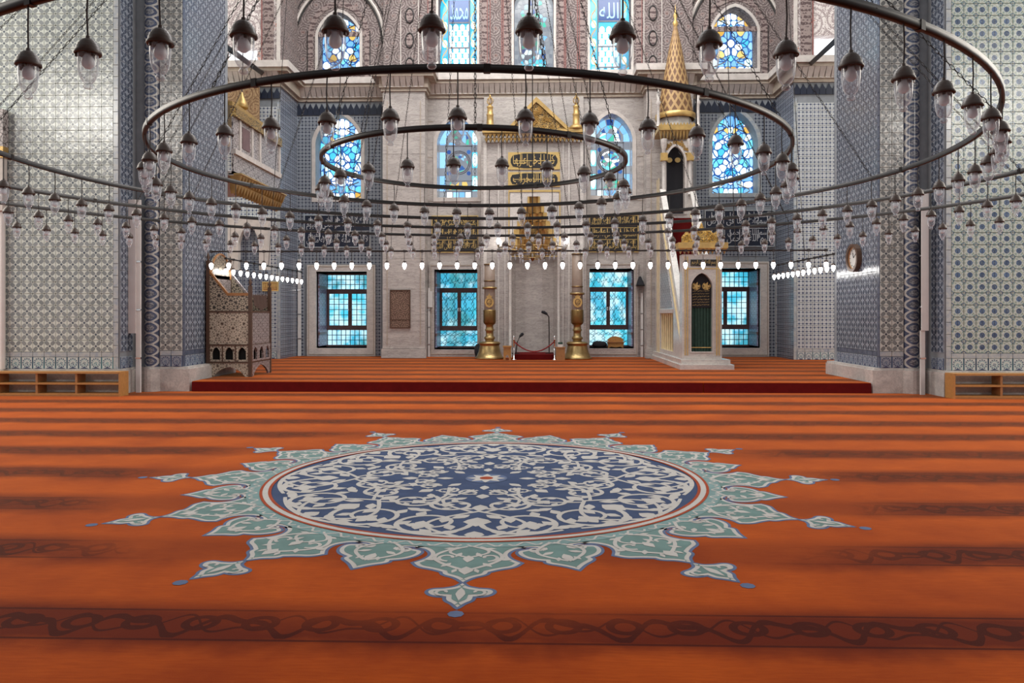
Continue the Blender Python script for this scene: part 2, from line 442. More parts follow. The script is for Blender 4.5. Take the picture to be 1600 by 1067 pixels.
# ------------------------------------------------------------------ objects
ORG = {}
def tag(o, label=None, cat=None, group=None, kind=None):
    if label: o['label'] = label
    if cat: o['category'] = cat
    if group: o['group'] = group
    if kind: o['kind'] = kind
    return o
def empty(name, loc, label, cat, group=None, kind=None):
    o = bpy.data.objects.new(name, None); o.location = loc; o.empty_display_size = .1
    COL.objects.link(o); ORG[o.name] = Vector(loc)
    return tag(o, label, cat, group, kind)
def link(name, mesh, parent=None, loc=None, rot=None):
    o = bpy.data.objects.new(name, mesh)
    if parent is not None: o.parent = parent
    if loc is not None: o.location = loc
    if rot is not None: o.rotation_euler = rot
    COL.objects.link(o)
    return o
class MB:
    def __init__(s): s.v = []; s.f = []
    def add(s, vs, fs):
        k = len(s.v); s.v += [tuple(p) for p in vs]; s.f += [tuple(i + k for i in f) for f in fs]
        return s
    def box(s, x0, x1, y0, y1, z0, z1):
        return s.hexa([(x0, y0, z0), (x1, y0, z0), (x1, y1, z0), (x0, y1, z0), (x0, y0, z1), (x1, y0, z1), (x1, y1, z1), (x0, y1, z1)])
    def hexa(s, p):
        return s.add(p, [(3, 2, 1, 0), (4, 5, 6, 7), (0, 1, 5, 4), (1, 2, 6, 5), (2, 3, 7, 6), (3, 0, 4, 7)])
    def prism_y(s, poly, y0, y1):               # polygon of (x, z), counter-clockwise seen from -y
        n = len(poly)
        vs = [(x, y0, z) for x, z in poly] + [(x, y1, z) for x, z in poly]
        fs = [tuple(range(n)), tuple(range(2 * n - 1, n - 1, -1))]
        fs += [((i + 1) % n, i, i + n, (i + 1) % n + n) for i in range(n)]
        return s.add(vs, fs)
    def prism_x(s, poly, x0, x1):               # polygon of (y, z)
        n = len(poly)
        vs = [(x0, y, z) for y, z in poly] + [(x1, y, z) for y, z in poly]
        fs = [tuple(range(n)), tuple(range(2 * n - 1, n - 1, -1))]
        fs += [((i + 1) % n, i, i + n, (i + 1) % n + n) for i in range(n)]
        return s.add(vs, fs)
    def prism_z(s, poly, z0, z1):
        n = len(poly)
        vs = [(x, y, z0) for x, y in poly] + [(x, y, z1) for x, y in poly]
        fs = [tuple(range(n - 1, -1, -1)), tuple(range(n, 2 * n))]
        fs += [(i, (i + 1) % n, (i + 1) % n + n, i + n) for i in range(n)]
        return s.add(vs, fs)
    def lathe(s, prof, n=16, c=(0, 0, 0), a0=0, a1=2 * pi):
        full = abs(a1 - a0 - 2 * pi) < 1e-6
        m = n if full else n + 1
        vs = [(c[0] + r * cos(a0 + (a1 - a0) * i / n), c[1] + r * sin(a0 + (a1 - a0) * i / n), c[2] + z) for r, z in prof for i in range(m)]
        fs = [(j * m + i, j * m + (i + 1) % m, (j + 1) * m + (i + 1) % m, (j + 1) * m + i) for j in range(len(prof) - 1) for i in range(n)]
        return s.add(vs, fs)
    def tube(s, pts, r, n=6, closed=False):
        pts = [Vector(p) for p in pts]; N = len(pts); vs = []
        for i, p in enumerate(pts):
            a = pts[(i - 1) % N] if (closed or i) else p
            b = pts[(i + 1) % N] if (closed or i < N - 1) else p
            d = (b - a).normalized()
            up = Vector((0, 0, 1)) if abs(d.z) < .95 else Vector((1, 0, 0))
            e1 = d.cross(up).normalized(); e2 = e1.cross(d)
            rr = r[i] if isinstance(r, (list, tuple)) else r
            vs += [p + e1 * (rr * cos(2 * pi * k / n)) + e2 * (rr * sin(2 * pi * k / n)) for k in range(n)]
        fs = [(i * n + k, i * n + (k + 1) % n, ((i + 1) % N) * n + (k + 1) % n, ((i + 1) % N) * n + k) for i in range(N if closed else N - 1) for k in range(n)]
        if not closed: fs += [tuple(range(n - 1, -1, -1)), tuple(range((N - 1) * n, N * n))]
        return s.add(vs, fs)
    def mesh(s, name, mat, org=(0, 0, 0), smooth=False):
        me = bpy.data.meshes.new(name)
        me.from_pydata([(x - org[0], y - org[1], z - org[2]) for x, y, z in s.v], [], s.f)
        if mat: me.materials.append(M[mat] if isinstance(mat, str) else mat)
        if smooth: me.polygons.foreach_set('use_smooth', [True] * len(me.polygons))
        me.update()
        return me
    def build(s, name, mat, parent=None, smooth=False, own=False, label=None):
        org = ORG.get(parent.name, Vector((0, 0, 0))) if parent is not None else Vector((0, 0, 0))
        if own:                                  # put the origin at the piece's own base
            xs, ys, zs = zip(*s.v)
            o0 = Vector(((min(xs) + max(xs)) / 2, (min(ys) + max(ys)) / 2, min(zs)))
            o = link(name, s.mesh(name, mat, o0, smooth), parent, o0 - org)
            ORG[o.name] = o0
        else:
            o = link(name, s.mesh(name, mat, org, smooth), parent)
            ORG[o.name] = org
        if label: o['label'] = label
        return o
def arch_top(t, kind=0):                          # t in -1..1 -> 0..1
    t = min(1, abs(t))
    return sqrt(max(0, 1 - t * t)) if kind == 0 else (1 - t ** 1.55) ** .62
def arch_poly(x0, x1, z0, z1, rise, n=14, kind=0):  # counter-clockwise from lower left
    c, h = (x0 + x1) / 2, (x1 - x0) / 2
    p = [(x0, z0), (x1, z0)]
    for i in range(n + 1):
        a = i / n * pi
        p.append((c + h * cos(a), z1 - rise + rise * arch_top(cos(a), kind)))
    return p
def wall_y(mb, x0, x1, z0, z1, y0, y1, ops=()):
    """A wall facing -y with rectangular or arched openings (x0,x1,z0,z1,rise,kind)."""
    xs = {x0, x1}
    for o in ops:
        n = 12 if len(o) > 4 and o[4] > 0 else 1
        for i in range(n + 1):
            xs.add((o[0] + o[1]) / 2 - (o[1] - o[0]) / 2 * cos(pi * i / n))
    xs = sorted(x for x in xs if x0 - 1e-6 <= x <= x1 + 1e-6)
    for a, b in zip(xs, xs[1:]):
        if b - a < 1e-5: continue
        mid = (a + b) / 2; holes = []
        for o in ops:
            if o[0] < mid < o[1]:
                r = o[4] if len(o) > 4 else 0; k = o[5] if len(o) > 5 else 0
                c, h = (o[0] + o[1]) / 2, (o[1] - o[0]) / 2
                ta = o[3] - r + r * arch_top((a - c) / h, k) if r else o[3]
                tb = o[3] - r + r * arch_top((b - c) / h, k) if r else o[3]
                holes.append((o[2], ta, tb))
        holes.sort()
        za = zb = z0
        for h0, ta, tb in holes:
            if h0 > za + 1e-4:
                mb.hexa([(a, y0, za), (b, y0, zb), (b, y1, zb), (a, y1, za), (a, y0, h0), (b, y0, h0), (b, y1, h0), (a, y1, h0)])
            za, zb = ta, tb
        if z1 > max(za, zb) + 1e-4:
            mb.hexa([(a, y0, za), (b, y0, zb), (b, y1, zb), (a, y1, za), (a, y0, z1), (b, y0, z1), (b, y1, z1), (a, y1, z1)])
    return mb
def arch_band(mb, inner, outer, y0, y1):          # frame between two outlines of equal length
    n = len(inner)
    vs = [(x, y0, z) for x, z in outer] + [(x, y0, z) for x, z in inner] + [(x, y1, z) for x, z in outer] + [(x, y1, z) for x, z in inner]
    fs = []
    for i in range(n):
        j = (i + 1) % n
        fs += [(i, j, n + j, n + i), (n + i, n + j, 3 * n + j, 3 * n + i), (j, i, 2 * n + i, 2 * n + j)]
    return mb.add(vs, fs)
def struct(name, mb, mat, label, parent=None, cat=None):
    o = mb.build(name, mat, parent)
    return tag(o, label, cat or name.split('_')[0], kind='structure') if parent is None else o
# ------------------------------------------------------------------ tiles
TS = .23
def tile_mesh(name, mat, w=TS, h=TS, t=.012):
    g, b = .0018, .004
    x, z = w / 2 - g, h / 2 - g
    vs = [(-x, 0, -z), (x, 0, -z), (x, 0, z), (-x, 0, z), (-x + b, -t, -z + b), (x - b, -t, -z + b), (x - b, -t, z - b), (-x + b, -t, z - b)]
    fs = [(4, 5, 6, 7), (0, 1, 5, 4), (1, 2, 6, 5), (2, 3, 7, 6), (3, 0, 4, 7)]
    me = bpy.data.meshes.new(name); me.from_pydata(vs, [], fs); me.materials.append(M[mat])
    uv = me.uv_layers.new(name='UVMap')
    for l in me.loops:
        p = me.vertices[l.vertex_index].co
        uv.data[l.index].uv = (p.x / w + .5, p.z / h + .5)
    me.update()
    return me
TM = {k: tile_mesh('tile', k) for k in ('oct_lit', 'oct_shaded', 'oct_dimmed', 'disc', 'dot_white', 'dot_blue', 'ros', 'ros_shaded')}
TM['mottle'] = tile_mesh('border_tile', 'mottle', TS, .10)
TM['mottle_v'] = tile_mesh('border_tile', 'mottle', .10, TS)
TM['mottle_bv'] = tile_mesh('border_tile', 'mottle_shaded', .10, TS)
TM['mottle_b'] = tile_mesh('border_tile', 'mottle_shaded', TS, .10)
def tiles(parent, x, y, z, ang, nc, nr, key, skip=None, w=TS, h=TS, name='tile'):
    """nc x nr tiles; the lower left corner is (x, y, z), columns run along ang."""
    ca, sa = cos(ang), sin(ang); org = ORG.get(parent.name, Vector((0, 0, 0)))
    for i in range(nc):
        for j in range(nr):
            cx, cy, cz = x + ca * (i + .5) * w, y + sa * (i + .5) * w, z + (j + .5) * h
            if skip and skip(cx, cz): continue
            link(name, TM[key], parent, Vector((cx, cy, cz)) - org, (random.gauss(0, .004), random.gauss(0, .004), ang + random.gauss(0, .004)))
def tiles_joined(parent, x, y, z, ang, nc, nr, key):
    """Tiles beyond the countable ones, as one mesh."""
    src = TM[key]; ca, sa = cos(ang), sin(ang); vs = []; fs = []; uvs = []
    su = src.uv_layers[0].data
    for i in range(nc):
        for j in range(nr):
            k = len(vs)
            for v in src.vertices:
                a = (i + .5) * TS + v.co.x
                vs.append((x + ca * a - sa * v.co.y, y + sa * a + ca * v.co.y, z + (j + .5) * TS + v.co.z))
            for p in src.polygons:
                fs.append(tuple(q + k for q in p.vertices)); uvs += [tuple(su[l].uv) for l in p.loop_indices]
    me = bpy.data.meshes.new('upper_tiles'); me.from_pydata(vs, [], fs); me.materials.append(M[key])
    u = me.uv_layers.new(name='UVMap')
    for l, q in enumerate(uvs): u.data[l].uv = q
    o = link('upper_tiles', me, parent); o['kind'] = 'stuff'
    return o
# ------------------------------------------------------------------ floor and platform
mb = MB().box(-30, 30, -12, 30, -.3, 0)
# unseen slab above and behind the camera, added to keep sky light off the foreground
shade_slab = MB().box(-14, 14, -12, 3.0, 4.1, 4.5)
struct('ceiling_gallery', shade_slab, plain('shade_slab_plaster', (.5, .46, .42), .8), 'plastered underside of the entrance gallery')
floor_o = struct('floor', mb, 'carpet', 'orange carpet with dark red prayer rows covering the hall floor')
PT = .207
plat = MB().box(-6.96, 6.73, 15.50, 17.95, 0, PT).box(-12, 12, 17.95, 26.0, 0, PT)
plat_o = struct('floor_platform', plat, 'carpet', 'raised orange carpeted platform in front of the mihrab wall')
MB().box(-6.96, 3.4, 15.478, 15.50, 0, PT - .012).build('riser', 'riser', plat_o)
MB().box(3.42, 6.73, 15.478, 15.50, 0, PT - .012).build('riser', 'riser', plat_o)
# ------------------------------------------------------------------ carpet medallion
MC = (-.449, 7.376)
def flat(name, polys, mat, z, parent=floor_o):
    mb = MB()
    for p in polys:
        zz = z + (random.random() * .0007 if len(polys) > 1 else 0)
        if len(p) > 12 and len(polys) == 1:
            vv, _, ff, _, _, _ = delaunay_2d_cdt([Vector(q) for q in p], [], [list(range(len(p)))], 1, 1e-5)
            mb.add([(MC[0] + q.x, MC[1] + q.y, zz) for q in vv], [tuple(f) for f in ff])
        else:
            mb.add([(MC[0] + x, MC[1] + y, zz) for x, y in p], [tuple(range(len(p)))])
    return mb.build(name, mat, parent)
def ring2(r0, r1, n=120):
    return [[(r0 * cos(a), r0 * sin(a)), (r1 * cos(a), r1 * sin(a)), (r1 * cos(b), r1 * sin(b)), (r0 * cos(b), r0 * sin(b))]
            for a, b in ((2 * pi * i / n, 2 * pi * (i + 1) / n) for i in range(n))]
def rot2(p, a): return [(x * cos(a) - y * sin(a), x * sin(a) + y * cos(a)) for x, y in p]
def offset(poly, d):
    n = len(poly); out = []
    for i in range(n):
        ax, ay = poly[i - 1]; bx, by = poly[i]; cx, cy = poly[(i + 1) % n]
        n1 = (by - ay, ax - bx); n2 = (cy - by, bx - cx)
        l1 = hypot(*n1) or 1; l2 = hypot(*n2) or 1
        nx, ny = n1[0] / l1 + n2[0] / l2, n1[1] / l1 + n2[1] / l2
        l = hypot(nx, ny) or 1; k = min(2.0, 2.0 / max(.6, l * l / 2 * 2 / 2 + 1e-6)) if l < 1.2 else 1 / max(.5, l / 2)
        k = min(k, 1.5)
        out.append((bx + nx / l * d * k, by + ny / l * d * k))
    return out
def smooth2(pts, it=2):
    for _ in range(it):
        q = [pts[0]]
        for a, b in zip(pts, pts[1:]):
            q += [(a[0] * .75 + b[0] * .25, a[1] * .75 + b[1] * .25), (a[0] * .25 + b[0] * .75, a[1] * .25 + b[1] * .75)]
        q.append(pts[-1]); pts = q
    return pts
def sym(half):                                    # half outline from the base to the tip, x > 0
    return [(-x, y) for x, y in half] + [(x, y) for x, y in reversed(half)][1:]
def lobe(pieces):
    h = []
    for p in pieces: h += smooth2(p, 2)
    o = []
    for q in h:
        if not o or hypot(q[0] - o[-1][0], q[1] - o[-1][1]) > 1e-5: o.append(q)
    return [(x, y) for x, y in o] + [(-x, y) for x, y in reversed(o) if x > 1e-5]
BIG = lobe([[(.40, 2.06), (.36, 2.18), (.29, 2.22), (.245, 2.32), (.27, 2.42), (.34, 2.50)], [(.34, 2.50), (.30, 2.58), (.21, 2.62), (.14, 2.67)], [(.14, 2.67), (.13, 2.72), (.05, 2.77), (0, 2.85)]])
SMALL = lobe([[(.34, 2.06), (.28, 2.19), (.14, 2.195), (.10, 2.24), (.13, 2.275), (.20, 2.245)], [(.20, 2.245), (.28, 2.265), (.285, 2.36), (.235, 2.45), (.15, 2.50)], [(.15, 2.50), (.16, 2.55), (.07, 2.62), (0, 2.71)]])
PEND = lobe([[(0, 2.87), (.03, 2.93), (.10, 2.96)], [(.10, 2.96), (.175, 2.97), (.19, 3.02), (.15, 3.07), (.075, 3.08)], [(.075, 3.08), (.07, 3.14), (.03, 3.18), (0, 3.24)]])
def ribbon(pts, w):
    n = len(pts); L, R = [], []
    for i, (x, y) in enumerate(pts):
        a = pts[max(0, i - 1)]; b = pts[min(n - 1, i + 1)]
        dx, dy = b[0] - a[0], b[1] - a[1]; l = hypot(dx, dy) or 1
        ww = w(i / (n - 1)) if callable(w) else w
        L.append((x - dy / l * ww, y + dx / l * ww)); R.append((x + dy / l * ww, y - dx / l * ww))
    return [[L[i], R[i], R[i + 1], L[i + 1]] for i in range(n - 1)]
def leaf(x, y, a, l, wd):
    pr = [(0, 0), (.25, .75), (.5, 1), (.72, .62), (1, 0), (.72, -.55), (.5, -.9), (.25, -.6)]
    return [(x + cos(a) * l * u - sin(a) * wd * v, y + sin(a) * l * u + cos(a) * wd * v) for u, v in pr]
def spiral(cx, cy, r, a0, turns, sgn, n=34, shrink=.30):
    return [(cx + r * (1 - (1 - shrink) * t) * cos(a0 + sgn * turns * 2 * pi * t), cy + r * (1 - (1 - shrink) * t) * sin(a0 + sgn * turns * 2 * pi * t)) for t in (i / n for i in range(n + 1))]
flat('medallion_field', [[(1.985 * cos(2 * pi * i / 120), 1.985 * sin(2 * pi * i / 120)) for i in range(120)]], 'med_blue', .0022)
flat('medallion_ring', ring2(2.050, 2.075), 'med_red', .0074)
flat('medallion_ring', ring2(2.000, 2.052), 'med_cream', .0066)
flat('medallion_ring', ring2(1.975, 2.002), 'med_red', .0074)
flat('medallion_collar', ring2(2.05, 2.185), 'med_teal', .0044)
flat('medallion_collar_vine', [q for k in range(48) for q in ribbon([((2.130 + .035 * sin(i * pi / 3)) * cos(k * pi / 24 + i * .0125), (2.130 + .035 * sin(i * pi / 3)) * sin(k * pi / 24 + i * .0125)) for i in range(10)], .009)], 'med_cream', .0056)
def lobe_set(name, P, a, vines):
    o = flat(name, [rot2(offset(P, .022), a)], 'med_line', .0014)
    for nm, pl, mt, z in (('border', [rot2(P, a)], 'med_cream', .0024), ('ground', [rot2(offset(P, -.030), a)], 'med_green', .0034), ('scroll', [rot2(v, a) for v in vines], 'med_cream', .0046)):
        q = flat(nm, pl, mt, z, o)
def vine_big():
    v = []
    for s in (-1, 1):
        v += ribbon([(s * (.02 + .20 * sin(t * pi)), 2.14 + .50 * t) for t in (i / 14 for i in range(15))], .014)
        v += ribbon(spiral(s * .13, 2.40, .075, pi / 2, .8, -s, 14), .012)
        v += ribbon([(s * (.02 + .11 * sin(t * pi)), 2.17 + .22 * t) for t in (i / 8 for i in range(9))], .011)
        for x, y, a, l, w_ in ((.19, 2.42, .3, .10, .028), (.10, 2.51, .9, .10, .024), (.05, 2.30, 1.2, .10, .022), (.10, 2.20, .2, .08, .02), (.06, 2.62, 1.3, .08, .018)):
            q = leaf(x, y, a, l, w_); v.append([(s * X_, Y_) for X_, Y_ in (q if s > 0 else q[::-1])])
    v.append(leaf(0, 2.58, pi / 2, .15, .05)); v.append(leaf(0, 2.36, pi / 2, .14, .04))
    return v
def vine_small():
    v = []
    for s in (-1, 1):
        v += ribbon([(s * (.01 + .15 * sin(t * pi)), 2.14 + .40 * t) for t in (i / 12 for i in range(13))], .013)
        v += ribbon(spiral(s * .15, 2.27, .055, pi / 2, .8, -s, 12), .010)
        for x, y, a, l, w_ in ((.05, 2.34, .5, .11, .025), (.07, 2.24, 1.0, .08, .02), (.05, 2.46, 1.2, .08, .02)):
            q = leaf(x, y, a, l, w_); v.append([(s * X_, Y_) for X_, Y_ in (q if s > 0 else q[::-1])])
    v.append(leaf(0, 2.40, pi / 2, .16, .04))
    return v
def vine_pend():
    v = [leaf(0, 2.95, pi / 2, .2, .03)]
    for s in (-1, 1):
        v += ribbon(spiral(s * .10, 3.02, .05, pi / 2, .8, -s, 10), .010)
    return v
VB, VS, VP = vine_big(), vine_small(), vine_pend()
for k in range(12):
    a = -pi + k * pi / 6 + .012
    lobe_set('medallion_lobe', BIG, a, VB)
    lobe_set('medallion_lobe', SMALL, a + pi / 12, VS)
    lobe_set('medallion_pendant', PEND, a, VP)
    flat('pendant_tip', [rot2([(.045 * cos(t), 3.33 + .045 * sin(t)) for t in (i * pi / 4 for i in range(8))], a)] + [rot2(q, a) for q in ribbon([(0, 2.84), (0, 2.88)], .012)], 'med_line', .0016)
V = []
def spray(cx, cy, r, a0, turns, sgn, a, w0=.016):
    sp = spiral(cx, cy, r, a0, turns, sgn)
    pol = ribbon(sp, lambda t: w0 * (1.45 - .5 * t))
    for i in (5, 11, 16, 21, 26, 31):
        dx, dy = sp[i + 1][0] - sp[i - 1][0], sp[i + 1][1] - sp[i - 1][1]
        th = atan2(dy, dx) + sgn * (.9 if i % 2 else -.8)
        pol.append(leaf(sp[i][0], sp[i][1], th, r * .46, r * .15))
    e = sp[-1]
    for q in range(4): pol.append(leaf(e[0], e[1], q * pi / 2 + a0, r * .36, r * .16))
    for p in pol: V.append(rot2(p, a))
for k in range(8):
    a = -pi / 2 + k * pi / 4 + .012
    for s in (1, -1):
        spray(s * .34, 1.50, .31, pi / 2 * (1 + s * .9), 1.35, -s, a)
        spray(s * .21, .98, .21, -pi / 2, 1.25, s, a, .014)
        spray(s * .115, .56, .10, -pi / 2, 1.2, s, a, .009)
        arc = [(s * (.02 + .60 * t), 1.86 - .02 * t - .16 * t * t) for t in (i / 14 for i in range(15))]
        for p in ribbon(arc, lambda t: .024 * (1 - .4 * t)): V.append(rot2(p, a))
        arc = [(s * .36 * sin(t * pi * .9), 1.18 + .66 * t) for t in (i / 16 for i in range(17))]
        for p in ribbon(arc, .017): V.append(rot2(p, a))
        arc = [(s * (.05 + .26 * sin(t * pi)), .48 + .72 * t) for t in (i / 16 for i in range(17))]
        for p in ribbon(arc, .015): V.append(rot2(p, a))
        for x, y, th, l, w_ in ((.10, 1.70, .5, .20, .045), (.30, 1.78, -.3, .20, .04), (.55, 1.66, -.6, .20, .045), (.06, 1.28, .7, .18, .05), (.36, 1.16, -.2, .17, .045), (.12, .74, .6, .15, .04), (.22, .62, .1, .12, .035), (.08, .45, .9, .12, .03)):
            q = leaf(x, y, th, l, w_)
            V.append(rot2([(s * X_, Y_) for X_, Y_ in (q if s > 0 else q[::-1])], a))
    V.append(rot2(leaf(0, 1.72, pi / 2, .17, .075), a)); V.append(rot2(leaf(0, 1.36, pi / 2, .24, .11), a))
    V.append(rot2(leaf(0, .98, pi / 2, .20, .07), a)); V.append(rot2(leaf(0, .62, pi / 2, .16, .06), a)); V.append(rot2(leaf(0, .30, pi / 2, .16, .045), a))
V = [[(x * 1.045, y * 1.045) for x, y in p] for p in V]
tag(flat('vine_scroll', V, 'med_cream', .0036), kind='stuff')
flat('medallion_heart', [[(.20 * cos(i * pi / 24), .20 * sin(i * pi / 24)) for i in range(48)]], 'med_line', .0052)
flat('medallion_heart_petal', [leaf(0, 0, k * pi / 4, .19, .045) for k in range(8)], 'med_cream', .0060)
flat('medallion_heart_dot', [[(.065 * cos(i * pi / 8), .065 * sin(i * pi / 8)) for i in range(16)]], 'med_red', .0074)
# ------------------------------------------------------------------ piers left and right of the platform
YF, YS = 14.9, 15.55
def pier(side):
    s = -1 if side == 'left' else 1
    fx = abs(X(185 if s < 0 else 1478, YF)); ix = abs(X(285 if s < 0 else 1375, YS)); colx = abs(X(233.5 if s < 0 else 1428.5, YS - .1)); sx = ix + 2 * TS
    big = 'oct_lit' if s < 0 else 'disc'
    hid = lambda mb_, n, l: struct(n, mb_, 'grout', l)
    def bx(a, b, y0, y1, z0=.48, z1=14):
        mb_ = MB(); mb_.box(min(s * a, s * b), max(s * a, s * b), y0, y1, z0, z1); return mb_
    o = hid(bx(fx - .012, 12, YF + .012, 17.88), 'wall_%s_pier' % side, '%s great pier: broad front face of %s' % (side, 'pale grey quatrefoil tiles' if s < 0 else 'white tiles with blue discs'))
    z0 = .50
    nc = 10
    x0 = -fx + .10 - .0 if False else 0
    # front face, columns counted from its inner edge outward
    if s < 0: xs = -fx - .10 - nc * TS
    else: xs = fx + .10
    tiles(o, xs, YF, z0, 0, nc, 1, 'ros', name='rosette_tile')
    tiles(o, xs, YF, z0 + TS, 0, nc, 1, 'mottle', h=.10, name='border_tile')
    tiles(o, xs, YF, z0 + TS + .10, 0, nc, 30, big)
    ne = 6; xe = xs - ne * TS if s < 0 else xs + nc * TS
    tiles_joined(o, xe, YF, z0 + TS + .10, 0, ne, 36, big); tiles_joined(o, xe, YF, z0, 0, ne, 1, 'ros')
    tiles_joined(o, xs, YF, z0 + TS + .10 + 30 * TS, 0, nc, 6, big)
    tiles(o, -fx - .10 if s < 0 else fx, YF, z0, 0, 1, 38, 'mottle_v', w=.10, name='border_tile')
    # return face of the front block
    r = hid(MB().box(min(s * (fx - .02), s * fx), max(s * (fx - .02), s * fx), YF + .02, YS + .1, .48, 14), 'wall_%s_pier_return' % side, 'narrow dark blue return face of the %s pier beside the white conduit' % side)
    if s < 0: tiles(r, -fx + .02, YF + .03, z0, pi / 2, 2, 1, 'ros_shaded', name='rosette_tile'); tiles(r, -fx + .02, YF + .03, z0 + TS + .1, pi / 2, 2, 32, 'oct_shaded')
    else: tiles(r, fx - .02, YF + .03 + 2 * TS, z0, -pi / 2, 2, 1, 'ros_shaded', name='rosette_tile'); tiles(r, fx - .02, YF + .03 + 2 * TS, z0 + TS + .1, -pi / 2, 2, 32, 'oct_shaded')
    # inner block: front strip and the long inner side
    b = hid(bx(ix + .012, fx, YS + .012, 17.88), 'wall_%s_pier_strip' % side, 'narrow front strip of dark quatrefoil tiles on the %s pier' % side)
    xs = -sx if s < 0 else ix + .0
    tiles(b, xs, YS, z0, 0, 2, 1, 'ros_shaded', name='rosette_tile')
    tiles(b, xs, YS, z0 + TS, 0, 2, 1, 'mottle', h=.10, name='border_tile')
    tiles(b, xs, YS, z0 + TS + .10, 0, 2, 33, 'oct_dimmed')
    i = hid(MB().box(min(s * ix, s * (ix + .012)), max(s * ix, s * (ix + .012)), YS + .02, 17.88, .48, 14), 'wall_%s_pier_side' % side, 'long inner side of the %s pier in blue tiles facing the platform' % side)
    ya, n = YS + .10, 9
    px_ = s * (ix)
    if s < 0:
        tiles(i, px_, ya, z0, pi / 2, n, 1, 'ros_shaded', name='rosette_tile'); tiles(i, px_, ya, z0 + TS, pi / 2, n, 1, 'mottle_b', h=.10, name='border_tile')
        tiles(i, px_, ya, z0 + TS + .1, pi / 2, n, 32, 'oct_shaded'); tiles_joined(i, px_, ya, z0 + TS + .1 + 32 * TS, pi / 2, n, 8, 'oct_shaded'); tiles(i, px_, YS, z0, pi / 2, 1, 38, 'mottle_bv', w=.10, name='border_tile')
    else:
        tiles(i, px_, ya + n * TS, z0, -pi / 2, n, 1, 'ros_shaded', name='rosette_tile'); tiles(i, px_, ya + n * TS, z0 + TS, -pi / 2, n, 1, 'mottle_b', h=.10, name='border_tile')
        tiles(i, px_, ya + n * TS, z0 + TS + .1, -pi / 2, n, 32, 'oct_shaded'); tiles_joined(i, px_, ya + n * TS, z0 + TS + .1 + 32 * TS, -pi / 2, n, 8, 'oct_shaded'); tiles(i, px_, YS + .10, z0, -pi / 2, 1, 38, 'mottle_bv', w=.10, name='border_tile')
    # engaged column of ogee tiles in the corner
    cx, cy, cr = s * colx, YS + .04, .155
    cl = MB().lathe([(cr - .012, .48), (cr - .012, 14)], 16, (cx, cy, 0)).build('trim_%s_column' % side, 'grout')
    tag(cl, 'engaged column of blue ogee chain tiles on the %s pier' % side, 'column', kind='structure')
    me = bpy.data.meshes.new('ogee_tile'); vs = []; fs = []; n = 12
    for k in range(n + 1):
        a = pi + pi * k / n
        vs += [(cr * cos(a), cr * sin(a), .002), (cr * cos(a), cr * sin(a), TS - .002)]
    fs = [(2 * k, 2 * k + 2, 2 * k + 3, 2 * k + 1) for k in range(n)]
    me.from_pydata(vs, [], fs); me.materials.append(M['ogee'])
    uv = me.uv_layers.new(name='UVMap')
    for l in me.loops:
        q = l.vertex_index; uv.data[l.index].uv = ((q // 2) / n, q % 2)
    me.polygons.foreach_set('use_smooth', [True] * n); me.update()
    for k in range(36): link('ogee_tile', me, cl, (cx, cy, z0 + k * TS))
    # marble plinth
    p = MB()
    g = .07
    poly = [(12, YF - g), (fx - g, YF - g), (fx - g, YS - .02)]
    poly += [(colx + .21 * cos(t), YS + .02 + .21 * sin(t)) for t in (-.25 * pi, -.4 * pi, -.5 * pi, -.6 * pi, -.75 * pi)]
    poly += [(colx - .20, YS - .06), (ix - .17, YS - .06), (ix - .17, 17.95), (12, 17.95)]
    poly = [(s * a_, b_) for a_, b_ in poly]
    if s > 0: poly = poly[::-1]
    poly = poly[::-1] if False else poly
    p.prism_z(poly, 0, .46)
    poly2 = [(a_ + s * .04, b_ + .04) for a_, b_ in poly]
    p.prism_z(poly2, .46, .50)
    struct('baseboard_%s' % side, p, 'plinth', 'worn white marble plinth under the %s pier' % side)
    return ix
IXL, IXR = pier('left'), pier('right')
# ------------------------------------------------------------------ the mihrab wall, bay by bay
YW, YP, YB, YM, YC = 24.9, 23.8, 24.6, 24.1, 23.2
ZC0, ZC1 = 8.50, 9.20                              # cornice
TOP = 14.0
def XX(a, b, Y): return X(a, Y), X(b, Y)
def ZZ(a, b, Y): return Z(b, Y), Z(a, Y)           # (bottom, top) from (top px, bottom px)
def opening(px0, px1, py0, py1, Y, rise=0, kind=0):
    x0, x1 = XX(px0, px1, Y); z0, z1 = ZZ(py0, py1, Y)
    return (x0, x1, z0, z1, rise, kind)
